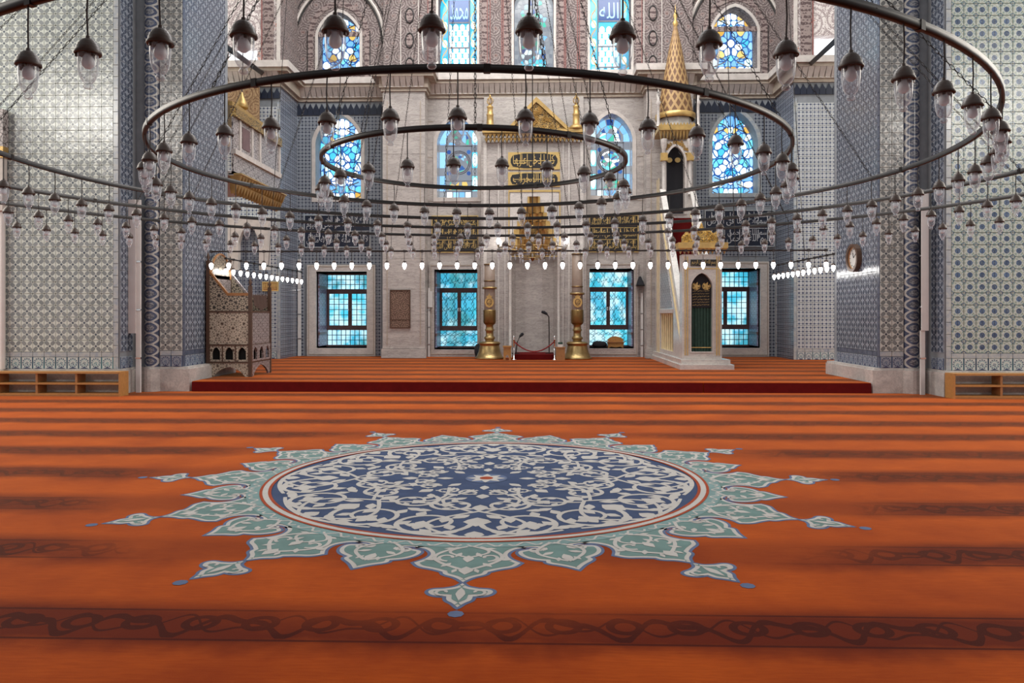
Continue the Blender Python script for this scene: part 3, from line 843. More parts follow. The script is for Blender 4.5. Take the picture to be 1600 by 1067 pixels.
# --- tiled window bays
def tile_bay(side, pa, pb, low, up, insc):
    x0, x1 = XX(pa, pb, YW)
    lo = opening(*low, YW); hi = opening(*up, YW, .95, 1)
    o = struct('wall_back_%s_bay' % side, wall_y(MB(), x0 - .6, x1 + .3, PT, ZC0, YW, YW + 1.5, [lo, hi]), 'grout', '%s window bay of the mihrab wall covered in small blue and white tiles' % side)
    sx0, sx1 = lo[0] - .30, lo[1] + .28             # marble surround of the lower window
    sz1 = lo[3] + .22
    ix0, ix1, iz0, iz1 = insc
    def skip(x, z):
        if sx0 - .05 < x < sx1 + .05 and z < sz1 + .06: return True
        if ix0 - .02 < x < ix1 + .02 and iz0 - .05 < z < iz1 + .05: return True
        if hi[0] - .13 < x < hi[1] + .13 and hi[2] - .16 < z < hi[3] - .95: return True
        if hi[0] - .13 < x < hi[1] + .13 and z < hi[3] + .12 and z >= hi[3] - .96:
            t = (x - (hi[0] + hi[1]) / 2) / ((hi[1] - hi[0]) / 2 + .14)
            return abs(t) < 1 and z < hi[3] - .95 + 1.10 * arch_top(t, 1)
        return False
    nc = int((x1 - x0) / TS)
    off = ((x1 - x0) - nc * TS) / 2
    tiles(o, x0 + off, YW, PT, 0, nc, 34, 'dot_blue', skip)
    # toothed crest row under the cornice
    for k in range(int((x1 - x0) / .19)):
        xk = x0 + .02 + k * .19
        MB().prism_y([(xk, 8.06), (xk + .18, 8.06), (xk + .18, 8.26), (xk + .13, 8.36), (xk + .09, 8.44), (xk + .05, 8.36), (xk, 8.26)], YW - .03, YW - .001).build('crest_tile', 'ink_blue', o)
    # marble surround
    s = MB()
    arch_band(s, [(lo[0], lo[2]), (lo[1], lo[2]), (lo[1], lo[3]), (lo[0], lo[3])], [(sx0, PT), (sx1, PT), (sx1, sz1), (sx0, sz1)], YW - .09, YW + .02)
    s.build('window_surround', 'marble_w', o)
    s = MB(); arch_band(s, [(sx0 + .07, PT + .07), (sx1 - .07, PT + .07), (sx1 - .07, sz1 - .07), (sx0 + .07, sz1 - .07)], [(sx0 + .045, PT + .045), (sx1 - .045, PT + .045), (sx1 - .045, sz1 - .045), (sx0 + .045, sz1 - .045)], YW - .10, YW - .08)
    s.build('surround_moulding', 'cornice', o)
    # plaster reveal of the upper window
    s = MB(); arch_band(s, arch_poly(hi[0], hi[1], hi[2], hi[3], .95, 14, 1), arch_poly(hi[0] - .12, hi[1] + .12, hi[2] - .13, hi[3] + .12, 1.05, 14, 1), YW - .025, YW + .02)
    s.build('window_architrave', 'plaster' if side == 'left' else 'mottle', o)
    return o, lo, hi
IL = (X(477, YW), X(578, YW), Z(385, YW), Z(336, YW))
IR = (X(1102, YW), X(1208, YW), Z(385, YW), Z(331, YW))
BL, lowL, hiL = tile_bay('left', 462, 598, (495, 574, 424, 544), (493, 564, 176, 308), IL)
BR, lowR, hiR = tile_bay('right', 1083, 1216, (1106, 1187, 420, 543), (1113, 1184, 176, 303), IR)
# --- marble pilasters, made of stacked slabs
def pilaster(side, pa, pb):
    x0, x1 = XX(pa, pb, YP)
    o = struct('wall_back_%s_pilaster' % side, MB().box(x0 + .02, x1 - .02, YP + .03, YP + 1.4, PT, ZC0), 'marble', 'grey veined marble pilaster left of the %s' % ('second window' if side == 'left' else 'right tiled bay, behind the minbar'))
    zs = [PT, .50, 1.35, 2.35, 3.30, 4.35, 5.45, 6.55, 7.60, ZC0]
    for a, b in zip(zs, zs[1:]):
        MB().box(x0 - (.04 if a < .4 else 0), x1 + (.04 if a < .4 else 0), YP - (.05 if a < .4 else 0), YP + .035, a + .004, b - .004).build('slab', 'marble', o)
    for xa in (x0 + .14, x1 - .14):
        MB().box(xa - .012, xa + .012, YP - .018, YP + .01, .62, 8.2).build('fillet', 'cornice', o)
    return o
PL = pilaster('left', 598, 664)
PR = pilaster('right', 1010, 1083)
# --- marble window bays beside the mihrab
def marble_bay(side, pa, pb, low, up):
    x0, x1 = XX(pa, pb, YB)
    lo = opening(*low, YB); hi = opening(*up, YB, .80, 1)
    o = struct('wall_back_inner_%s_bay' % side, wall_y(MB(), x0 - .1, x1 + .1, PT, ZC0, YB, YB + 1.6, [lo, hi]), 'marble', 'grey marble bay with two windows %s of the mihrab' % side)
    s = MB(); arch_band(s, [(lo[0], lo[2]), (lo[1], lo[2]), (lo[1], lo[3]), (lo[0], lo[3])], [(lo[0] - .17, PT), (lo[1] + .14, PT), (lo[1] + .14, lo[3] + .2), (lo[0] - .17, lo[3] + .2)], YB - .07, YB + .02)
    s.build('window_surround', 'marble', o)
    s = MB(); arch_band(s, [(lo[0] - .09, PT + .1), (lo[1] + .07, PT + .1), (lo[1] + .07, lo[3] + .12), (lo[0] - .09, lo[3] + .12)], [(lo[0] - .11, PT + .08), (lo[1] + .09, PT + .08), (lo[1] + .09, lo[3] + .14), (lo[0] - .11, lo[3] + .14)], YB - .085, YB - .06)
    s.build('surround_moulding', 'cornice', o)
    s = MB(); arch_band(s, arch_poly(hi[0], hi[1], hi[2], hi[3], .80, 14, 1), arch_poly(hi[0] - .12, hi[1] + .12, hi[2] - .13, hi[3] + .12, .90, 14, 1), YB - .03, YB + .02)
    s.build('window_architrave', 'plaster', o)
    for z in (3.1, 4.15, 5.2, 6.6, 7.75):            # slab joints, raised edges
        for a, b in ((x0 - .05, hi[0] - .14), (hi[1] + .14, x1 + .05)):
            if hi[2] - .2 < z < hi[3] + .2 and b - a > .02: MB().box(a, b, YB - .012, YB + .005, z, z + .015).build('slab_joint', 'cornice', o)
    return o, lo, hi
BML, lowML, hiML = marble_bay('left', 664, 754, (679, 746, 421, 546), (683, 746, 182, 308))
BMR, lowMR, hiMR = marble_bay('right', 914, 1010, (921, 990, 420, 544), (923, 988, 178, 306))
# --- corner blocks where the apse meets the side arms
def corner(side, px, hidden):
    s = -1 if side == 'left' else 1
    xi = X(px, YC)
    xo = s * 12.5
    ops = []
    o = struct('wall_%s_corner' % side, MB().box(min(xi + s * .012, xo), max(xi + s * .012, xo), YC + .012, YC + 3, PT, ZC0), 'grout', 'tiled corner wall %s of the apse, white tiles with dark blue dots' % side)
    n = 7
    xs = xi - .1 - n * TS if s < 0 else xi + .1
    z0 = PT
    tiles(o, xs, YC, z0, 0, n, 1, 'ros', name='rosette_tile')
    tiles(o, xs, YC, z0 + TS, 0, n, 1, 'mottle', h=.10, name='border_tile')
    tiles(o, xs, YC, z0 + TS + .1, 0, n, 32, 'dot_white')
    tiles(o, xi - .1 if s < 0 else xi, YC, z0, 0, 1, 34, 'mottle_v', w=.10, name='border_tile')
    MB().box(min(xi, xi + s * .012), max(xi, xi + s * .012), YC + .01, YW + .3, PT, ZC0).build('side_tiling', 'dot_side_y', o)
    for k in range(10):
        xk = (xi - .19 * (k + 1)) if s < 0 else xi + .19 * k
        MB().prism_y([(xk, 8.14), (xk + .18, 8.14), (xk + .18, 8.30), (xk + .13, 8.38), (xk + .09, 8.46), (xk + .05, 8.38), (xk, 8.30)], YC - .03, YC - .001).build('crest_tile', 'ink_blue', o)
    return xi
XL = corner('left', 438, True)
XR = corner('right', 1240, False)
# --- cornice
def cornice_run(name, x0, x1, y, label, xa=0, xb=0):
    o = empty(name, ((x0 + x1) / 2, y, ZC0), label, 'cornice', kind='structure')
    for k, (z0, z1, pr, mt) in enumerate(((ZC0, ZC0 + .10, .05, 'cornice'), (ZC0 + .10, ZC0 + .40, .10, 'cornice'), (ZC0 + .40, ZC0 + .50, .30, 'cornice'), (ZC0 + .50, ZC1, .36, 'plaster'))):
        MB().box(x0 - pr * xa, x1 + pr * xb, y - pr, y + .6, z0, z1).build(('cornice_fascia', 'cornice_frieze', 'cornice_shelf', 'cornice_crown')[k], mt, o)
    n = max(2, int((x1 - x0) / .17)); d = (x1 - x0) / n
    for k in range(n):
        a = x0 + k * d
        MB().add([(a + d * .1, y - .1, ZC0 + .12), (a + d * .9, y - .1, ZC0 + .12), (a + d * .98, y - .29, ZC0 + .40), (a + d * .02, y - .29, ZC0 + .40), (a + d * .5, y - .12, ZC0 + .10), (a + d * .02, y - .1, ZC0 + .40), (a + d * .98, y - .1, ZC0 + .40)],
                 [(0, 4, 1), (0, 1, 2, 3), (1, 6, 2), (0, 3, 5), (4, 0, 5), (4, 6, 1)]).build('cornice_tooth', 'plaster', o)
    return o
cl0, cl1 = XX(462, 598, YW); cr0, cr1 = XX(1083, 1216, YW)
pl0, pl1 = XX(598, 664, YP); pr0, pr1 = XX(1010, 1083, YP)
cornice_run('trim_1', XL - .05, cl1 + .02, YW, 'cream toothed cornice above the left tiled window bay')
cornice_run('trim_2', pl0, pl1, YP, 'cream toothed cornice topping the left marble pilaster', 1, 1)
cornice_run('trim_3', X(664, YB), X(1010, YB), YB, 'long cream toothed cornice above the mihrab')
cornice_run('trim_4', pr0, pr1, YP, 'cream toothed cornice topping the right marble pilaster', 1, 1)
cornice_run('trim_5', cr0, XR + .05, YW, 'cream toothed cornice above the right tiled window bay')
cornice_run('trim_6', -12, XL, YC, 'cream toothed cornice above the left corner wall')
cornice_run('trim_7', XR, 12, YC, 'cream toothed cornice above the right corner wall')
for s, xi, nm in ((-1, XL, 'trim_8'), (1, XR, 'trim_9')):
    o = empty(nm, (xi, (YC + YW) / 2, ZC0), 'cream cornice return at the %s apse corner' % ('left' if s < 0 else 'right'), 'cornice', kind='structure')
    for z0, z1, pr, mt in ((ZC0, ZC0 + .10, .05, 'cornice'), (ZC0 + .10, ZC0 + .40, .14, 'cornice'), (ZC0 + .40, ZC0 + .50, .30, 'cornice'), (ZC0 + .50, ZC1, .36, 'plaster')):
        MB().box(min(xi, xi - s * pr), max(xi, xi - s * pr), YC - pr, YW - pr - .001, z0, z1).build('cornice_course', mt, o)
# --- painted upper wall
UP = []
def upper(name, x0, x1, y, ops, mat, label):
    return struct(name, wall_y(MB(), x0, x1, ZC1, TOP, y, y + 1.2, ops), mat, label)
YU = 24.75
u1 = opening(497, 562, 16, 109, YW, .75, 1); u5 = opening(1114, 1183, 14, 110, YW, .75, 1)
u2 = opening(685, 745, -40, 110, YU, .8, 1); u3 = opening(803, 865, -40, 106, YU, .8, 1); u4 = opening(922, 986, -40, 110, YU, .8, 1)
wl = upper('wall_back_upper_left', XL, cl1 + .05, YW, [u1], 'paint', 'mauve painted arabesque wall with arched niche above the left bay')
wc = upper('wall_back_upper_centre', cl1 + .05, cr0 - .05, YU, [u2, u3, u4], 'paint', 'mauve painted arabesque wall with three tall windows above the mihrab')
wr = upper('wall_back_upper_right', cr0 - .05, XR, YW, [u5], 'paint', 'mauve painted arabesque wall with arched niche above the right bay')
def outline(parent, op, y, gap, wdt, mat_v, mat_line, rise=None, kind=1, flat_top=None):
    """painted border bands around a window"""
    x0, x1, z0, z1 = op[0] - gap, op[1] + gap, op[2] - gap * 1.15, op[3] + gap
    if flat_top: z1 = flat_top
    for a, b, c, d, mt in ((x0 - wdt, x0, z0 - wdt, z1 + wdt, mat_v), (x1, x1 + wdt, z0 - wdt, z1 + wdt, mat_v), (x0, x1, z0 - wdt, z0, 'border_h'), (x0, x1, z1, z1 + wdt, 'border_h')):
        MB().box(a, b, y - .02, y + .01, c, d).build('painted_border', mt, parent)
    l = .022
    for k, (a, b, c, d) in enumerate(((x0 - wdt - l, x0 - wdt, z0 - wdt - l, z1 + wdt + l), (x1 + wdt, x1 + wdt + l, z0 - wdt - l, z1 + wdt + l), (x0 - wdt, x1 + wdt, z0 - wdt - l, z0 - wdt))):
        MB().box(a, b, y - .03, y + .01, c, d).build('painted_line', mat_line, parent)
for wo, op in ((wl, u1), (wr, u5)):
    outline(wo, op, YW, .17, .16, 'border_v', 'ink_black', flat_top=op[3] - .8)
    a = arch_poly(op[0] - .17, op[1] + .17, op[3] - .8, op[3] + .18, .98, 16, 0); b = arch_poly(op[0] - .33, op[1] + .33, op[3] - .8, op[3] + .36, 1.16, 16, 0)
    MBb = MB(); arch_band(MBb, a[2:], b[2:], YW - .021, YW + .01); MBb.f = [f for f in MBb.f if not (0 in f and len(a) - 3 in f)]
    MBb.build('painted_arch', 'border_v', wo)
    c = (op[0] + op[1]) / 2
    for r, t, mt in ((1.42, .05, 'ink_black'), (1.50, .10, 'plaster'), (1.62, .03, 'ink_black')):
        q = [(c + r * cos(i * pi / 24), YW - .03, op[3] - 1.0 + 1.25 * r * sin(i * pi / 24)) for i in range(25)]
        MB().tube(q, t * .5, 6).build('arch_moulding', mt, wo)
for op in (u2, u3, u4):
    outline(wc, op, YU, .16, .17, 'border_v', 'redline')
    s = MB(); arch_band(s, arch_poly(op[0], op[1], op[2], op[3], .8, 14, 1), arch_poly(op[0] - .08, op[1] + .08, op[2] - .1, op[3] + .1, .9, 14, 1), YU - .03, YU + .02)
    s.build('window_architrave', 'plaster', wc)
for wo, op in ((wl, u1), (wr, u5)):
    s = MB(); arch_band(s, arch_poly(op[0], op[1], op[2], op[3], .75, 14, 1), arch_poly(op[0] - .09, op[1] + .09, op[2] - .12, op[3] + .1, .85, 14, 1), YW - .03, YW + .02)
    s.build('window_architrave', 'plaster', wo)
for px in (640, 775, 893, 1020):                     # painted vertical panels between the windows
    xk = X(px, YU); wd = .30 if px in (640, 1020) else .20
    for a, b, mt in ((xk - wd, xk - wd + .025, 'redline' if px in (775, 893) else 'plaster'), (xk + wd - .025, xk + wd, 'redline' if px in (775, 893) else 'plaster')):
        MB().box(a, b, YU - .025, YU + .01, ZC1 + .1, TOP).build('panel_fillet', mt, wc)
    if px in (640, 1020):
        for k in range(5):
            zc = ZC1 + .42 + k * .80
            q = [(xk + .13 * cos(t), YU - .02, zc + .24 * sin(t)) for t in (i * pi / 9 for i in range(18))]
            MB().tube(q, .02, 5, True).build('painted_cartouche', 'ink_black', wc)
            MB().prism_y([(xk + .11 * cos(t), zc + .21 * sin(t)) for t in (i * pi / 8 for i in range(16))], YU - .014, YU).build('painted_rosette', 'border_v', wc)
# pale painted walls of the side arms seen above the corner cornice, with a bright window
uwL = opening(352, 402, 70, 116, YC); uwR = opening(1272, 1330, 60, 98, YC)
sl = upper('wall_left_upper', -12.5, XL, YC, [uwL], 'paint_l', 'pale painted plaster of the left side arm beside the pier')
sr = upper('wall_right_upper', XR, 12.5, YC, [uwR], 'paint_l', 'pale painted plaster of the right side arm beside the pier')
for s, xi, wo in ((-1, XL, sl), (1, XR, sr)):
    MB().box(min(xi - s * .02, xi + s * .05), max(xi - s * .02, xi + s * .05), YC + .02, YW + .5, ZC1, TOP).build('painted_return', 'paint', wo)
    MB().box(min(xi + s * .20, xi + s * .50), max(xi + s * .20, xi + s * .50), YC - .04, YC, ZC1, TOP).build('painted_border', 'border_v', wo)
    MB().box(min(xi + s * .55, xi + s * .58), max(xi + s * .55, xi + s * .58), YC - .03, YC, ZC1, TOP).build('painted_line', 'redline', wo)
    MB().box(min(xi, xi + s * .1), max(xi, xi + s * .1), YC - .05, YC, ZC1, TOP).build('panel_fillet', 'plaster', wo)
# ------------------------------------------------------------------ stained glass
def clip(poly, a, b, c):                             # keep a*x + b*y <= c
    out = []
    for i in range(len(poly)):
        p, q = poly[i - 1], poly[i]
        dp, dq = a * p[0] + b * p[1] - c, a * q[0] + b * q[1] - c
        if (dp <= 0) != (dq <= 0):
            t = dp / (dp - dq); out.append((p[0] + (q[0] - p[0]) * t, p[1] + (q[1] - p[1]) * t))
        if dq <= 0: out.append(q)
    return out
def clip_to(poly, conv):
    for i in range(len(conv)):
        p, q = conv[i - 1], conv[i]
        a, b = q[1] - p[1], p[0] - q[0]
        poly = clip(poly, a, b, a * p[0] + b * p[1])
        if len(poly) < 3: return []
    return poly
def area2(p): return .5 * sum(p[i - 1][0] * p[i][1] - p[i][0] * p[i - 1][1] for i in range(len(p)))
WN = [0]
def window(op, y, label, rise, kind=1, back='g_blue', depth=.55):
    WN[0] += 1
    o = empty('window_%d' % WN[0], ((op[0] + op[1]) / 2, y + depth, op[2]), label, 'window', kind='structure')
    poly = arch_poly(op[0], op[1], op[2], op[3], rise, 14, kind) if rise else [(op[0], op[2]), (op[1], op[2]), (op[1], op[3]), (op[0], op[3])]
    MB().prism_y(poly, y + depth, y + depth + .05).build('backing_glass', back, o)
    return o, poly
def pane(o, pl, y, mat, t=.02):
    if len(pl) < 3 or area2(pl) < .0006: return
    MB().prism_y(pl, y - t, y).build('pane', mat, o)
def shrink(pl, k, g):
    cx = sum(p[0] for p in pl) / len(pl); cz = sum(p[1] for p in pl) / len(pl)
    return [(cx + (x - cx) * max(.3, 1 - g / max(.03, hypot(x - cx, z - cz))) * k, cz + (z - cz) * max(.3, 1 - g / max(.03, hypot(x - cx, z - cz))) * k) for x, z in pl]
def ell(cx, cz, a, b, n=12): return [(cx + a * cos(2 * pi * i / n), cz + b * sin(2 * pi * i / n)) for i in range(n)]
def voronoi(seeds, poly, m=.6):
    out = []
    for i, (x, z) in enumerate(seeds):
        c = [(x - m, z - m), (x + m, z - m), (x + m, z + m), (x - m, z + m)]
        for j, (u, v) in enumerate(seeds):
            if i == j or hypot(u - x, v - z) > 2 * m: continue
            c = clip(c, u - x, v - z, (u * u + v * v - x * x - z * z) / 2)
            if len(c) < 3: break
        if len(c) >= 3: c = clip_to(c, poly)
        if len(c) >= 3: out.append((i, c))
    return out
def arabesque(o, op, poly, y, style, seed):
    rn = random.Random(seed)
    cx = (op[0] + op[1]) / 2; w_ = op[1] - op[0]; h_ = op[3] - op[2]
    cz = op[2] + h_ * (.46 if style == 'low' else .50)
    sd = []
    def add(x, z, k): sd.append((cx + x, z, k)); 
    def sy(x, z, k):
        if abs(x) < .02: add(0, z, k)
        else: add(x, z, k); add(-x, z, k)
    R = w_ * .5
    if style == 'low':
        for r, n, k, ph in ((0, 1, 'g_white', 0), (.24, 6, 'g_white', 0), (.48, 10, 'g_cyan', .3), (.74, 14, 'g_white', 0), (.98, 18, 'g_sky', .1)):
            for i in range(n):
                a = pi / 2 + 2 * pi * (i + ph) / n
                x, z = r * R * cos(a), cz + r * R * 1.25 * sin(a)
                if x >= -.001: sy(x, z, k if rn.random() < .8 else rn.choice(['g_white', 'g_cyan']))
        for z in (op[2] + .12, op[2] + .35, op[3] - .28, op[3] - .5, op[3] - .75):
            for x in (0, .22, .45, .68): sy(x * R / .75 * .75, z + .04 * rn.random(), rn.choice(['g_yel', 'g_white', 'g_sky', 'g_cyan', 'g_white']))
    else:
        for i in range(8):                            # rose of eight petals
            a = pi / 8 + i * pi / 4
            if cos(a) > 0: sy(.36 * R * cos(a), cz + .36 * R * 1.1 * sin(a), 'g_white' if sin(a) < .3 else 'g_sky')
            a2 = i * pi / 4
            if cos(a2) >= -.001: sy(.66 * R * cos(a2), cz + .66 * R * 1.1 * sin(a2), 'g_yel' if i % 2 else 'g_cyan')
            a3 = pi / 8 + i * pi / 4
            if cos(a3) > 0: sy(.80 * R * cos(a3), cz + .80 * R * 1.15 * sin(a3), 'g_sky')
        add(0, cz, 'g_white')
        for z in (op[2] + .12, op[2] + .36, op[3] - .14, op[3] - .34):
            for x in (.16, .42, .80): sy(x * R, z, rn.choice(['g_white', 'g_sky', 'g_white', 'g_yel']))
        for z in (op[2] + .62, op[2] + .9, op[2] + 1.2): sy(.93 * R, z, 'g_sky')
    cells = voronoi([(x, z) for x, z, k in sd], poly)
    for i, c in cells:
        q = smooth_closed(shrink(c, .97, .018))
        pane(o, q, y, sd[i][2])
def smooth_closed(p):
    q = []
    for i in range(len(p)):
        a, b = p[i - 1], p[i]
        q += [(a[0] * .75 + b[0] * .25, a[1] * .75 + b[1] * .25), (a[0] * .25 + b[0] * .75, a[1] * .25 + b[1] * .75)]
    return q
def rings(o, y, lst, mat, r=.022):
    for cx, cz, a, b in lst:
        MB().tube([(x, y - .03, z) for x, z in ell(cx, cz, a, b, 22)], r, 5, True).build('tracery_ring', mat, o)
for op, y, lab, sd, st, rise in ((hiL, YW, 'stained glass window with blue rose in the left tiled bay', 3, 'low', .95), (hiR, YW, 'stained glass window with blue rose in the right tiled bay', 5, 'low', .95),
                                 (u1, YW, 'high arched stained glass window with gold scrolls, upper left', 8, 'rose', .75), (u5, YW, 'high arched stained glass window with eight petal rose, upper right', 9, 'rose', .75)):
    o, poly = window(op, y, lab, rise, 1)
    yy = y + .55
    arabesque(o, op, poly, yy, st, sd)
    cx = (op[0] + op[1]) / 2; cz = (op[2] + op[3]) / 2 - (.1 if st == 'low' else 0); R = (op[1] - op[0]) / 2
    rings(o, yy, [(cx + sx_ * .42 * R, cz + sz_ * .42 * R, .40 * R, .44 * R) for sx_ in (-1, 1) for sz_ in (-1, 1)] + ([(cx, cz, .2 * R, .22 * R)] if st == 'rose' else [(cx, cz + .75 * R, .3 * R, .3 * R), (cx, cz - .8 * R, .3 * R, .3 * R)]), 'med_line' if False else 'g_blue', .020)
    for s_ in (-1, 1):
        q = [(cx + s_ * R * (.55 + .3 * sin(t * 7)), yy - .03, op[2] + .05 + t * .55) for t in (i / 10 for i in range(11))]
        MB().tube(q, .018, 5).build('tracery_scroll', 'tracery_o', o)
        q = [(cx + s_ * R * (.45 + .25 * sin(t * 7 + 1)), yy - .03, op[3] - .12 - t * .5) for t in (i / 10 for i in range(11))]
        MB().tube(q, .018, 5).build('tracery_scroll', 'tracery_o', o)
# tall windows with oval lattice
def oval_window(op, y, label, script):
    o, poly = window(op, y, label, .8, 1, 'g_cyan')
    yy = y + .55; x0, x1, z0, z1 = op[:4]; w_ = x1 - x0
    a, b = x0 + w_ * .24, x1 - w_ * .24
    zt = Z(25, y)
    nc = 3; cw = (b - a) / nc; rh = cw * .86; j = 0; z = z0 + .30
    while z < zt - .1:
        off = 0 if j % 2 == 0 else cw / 2
        for i in range(nc + (1 if off else 0)):
            cx = a + cw * (i + .5) - off
            pl = clip_to(ell(cx, z, cw * .40, rh * .62, 12), [(a, z0), (b, z0), (b, zt), (a, zt)])
            pane(o, pl, yy, 'g_white')
        z += rh * 1.0; j += 1
    for s_ in (0, 1):
        c = (x0 + a) / 2 if s_ == 0 else (x1 + b) / 2
        for k in range(11):
            z = z0 + .17 + k * .30
            if z > z1 - .9: break
            pane(o, clip_to(ell(c, z, .085, .13, 10), poly), yy, 'g_white' if k % 2 else 'g_sky')
        q = [(c + .08 * sin(t * 26), yy - .03, z0 + .1 + t * 2.7) for t in (i / 40 for i in range(41))]
        MB().tube(q, .018, 5).build('tracery_scroll', 'g_yel', o)
    for i in range(5): pane(o, ell(x0 + w_ * (.12 + .19 * i), z0 + .12, .085, .085, 10), yy, 'g_white' if i % 2 == 0 else 'g_sky')
    for xx_ in (a - .02, b + .02): MB().box(xx_ - .02, xx_ + .02, yy - .05, yy, z0 + .24, z1 - .6).build('mullion', 'tracery', o)
    for zz in (z0 + .24, (z0 + zt) / 2 + .05, zt): MB().box(a, b, yy - .05, yy, zz - .022, zz + .022).build('glazing_bar', 'tracery', o)
    MB().box(a, b, yy - .03, yy, zt + .02, min(z1 - .25, zt + .75)).build('script_panel', 'g_blue', o)
    text_mesh(o, script, (a + b) / 2, yy - .045, zt + .09, (b - a) * .92, .52, 'script_glass')
M['script_glass'] = flat_emit('pale_blue_script_glass', (.35, .62, .95), .95)
# ------------------------------------------------------------------ arabic lettering
FORMS = {}
for cp in range(0xFE80, 0xFEFD):
    d = unicodedata.decomposition(chr(cp)).split()
    if len(d) >= 2: FORMS[(''.join(chr(int(h, 16)) for h in d[1:]), d[0].strip('<>'))] = chr(cp)
def shape(txt):
    txt = txt.replace('\u0644\u0627', '\uE000')
    out = []
    g = lambda c, f: FORMS.get(('\u0644\u0627' if c == '\uE000' else c, f))
    for i, c in enumerate(txt):
        if c == ' ': out.append(' '); continue
        p = txt[i - 1] if i else ' '; n = txt[i + 1] if i + 1 < len(txt) else ' '
        jp = p != ' ' and (g(p, 'initial') or g(p, 'medial')) is not None
        jn = n != ' ' and (g(n, 'final') is not None) and g(c, 'initial') is not None
        f = 'medial' if jp and jn else 'final' if jp else 'initial' if jn else 'isolated'
        out.append(g(c, f) or g(c, 'isolated') or c)
    return ''.join(reversed(out))
TXT = {}
def text_mesh(parent, txt, cx, y, z0, wd, ht, mat, depth=.01, name='script'):
    key = txt
    if key not in TXT:
        cu = bpy.data.curves.new('script', 'FONT'); cu.body = shape(txt); cu.resolution_u = 2
        to = bpy.data.objects.new('script_tmp', cu); COL.objects.link(to)
        dg = bpy.context.evaluated_depsgraph_get()
        me = bpy.data.meshes.new_from_object(to.evaluated_get(dg))
        vs = [(v.co.x, v.co.y) for v in me.vertices]; fs = [tuple(p.vertices) for p in me.polygons]
        bpy.data.objects.remove(to); bpy.data.curves.remove(cu); bpy.data.meshes.remove(me)
        TXT[key] = (vs, fs)
    vs, fs = TXT[key]
    if not vs: return None
    xa, xb = min(v[0] for v in vs), max(v[0] for v in vs); ya, yb = min(v[1] for v in vs), max(v[1] for v in vs)
    mb = MB()
    f = lambda v: (cx + ((v[0] - xa) / (xb - xa) - .5) * wd, z0 + (v[1] - ya) / (yb - ya) * ht)
    mb.add([(f(v)[0], y, f(v)[1]) for v in vs], fs)
    return tag(mb.build(name, mat, parent), kind='stuff')
MUH = '\u0645\u062d\u0645\u062f'; ALL = '\u0627\u0644\u0644\u0647'
oval_window(u2, YU, 'tall window of white oval panes with a blue script panel, left of centre', MUH)
oval_window(u4, YU, 'tall window of white oval panes with a blue script panel, right of centre', ALL)
# dim central window
o, poly = window(u3, YU, 'dim central stained glass window directly above the mihrab pediment', .8, 1, 'g_dim')
rn = random.Random(4)
sd = [(u3[0] + .06 + i * .115 + rn.uniform(-.03, .03), u3[2] + .08 + j * .15 + rn.uniform(-.04, .04)) for i in range(12) for j in range(17)]
for i, c in voronoi(sd, poly, .3):
    x, z = sd[i]; ed = min(x - u3[0], u3[1] - x)
    k = 'g_dim' if ed < .2 or rn.random() < .35 else rn.choice(['g_sky', 'g_cyan', 'g_green', 'g_blue', 'g_dim', 'g_white'] if z < u3[2] + .9 else ['g_dim', 'g_blue', 'g_dim', 'g_green', 'g_sky'])
    if z < u3[2] + .4 and ed > .2: k = rn.choice(['g_cyan', 'g_white', 'g_cyan', 'g_green'])
    pane(o, shrink(c, .95, .012), YU + .55, k)
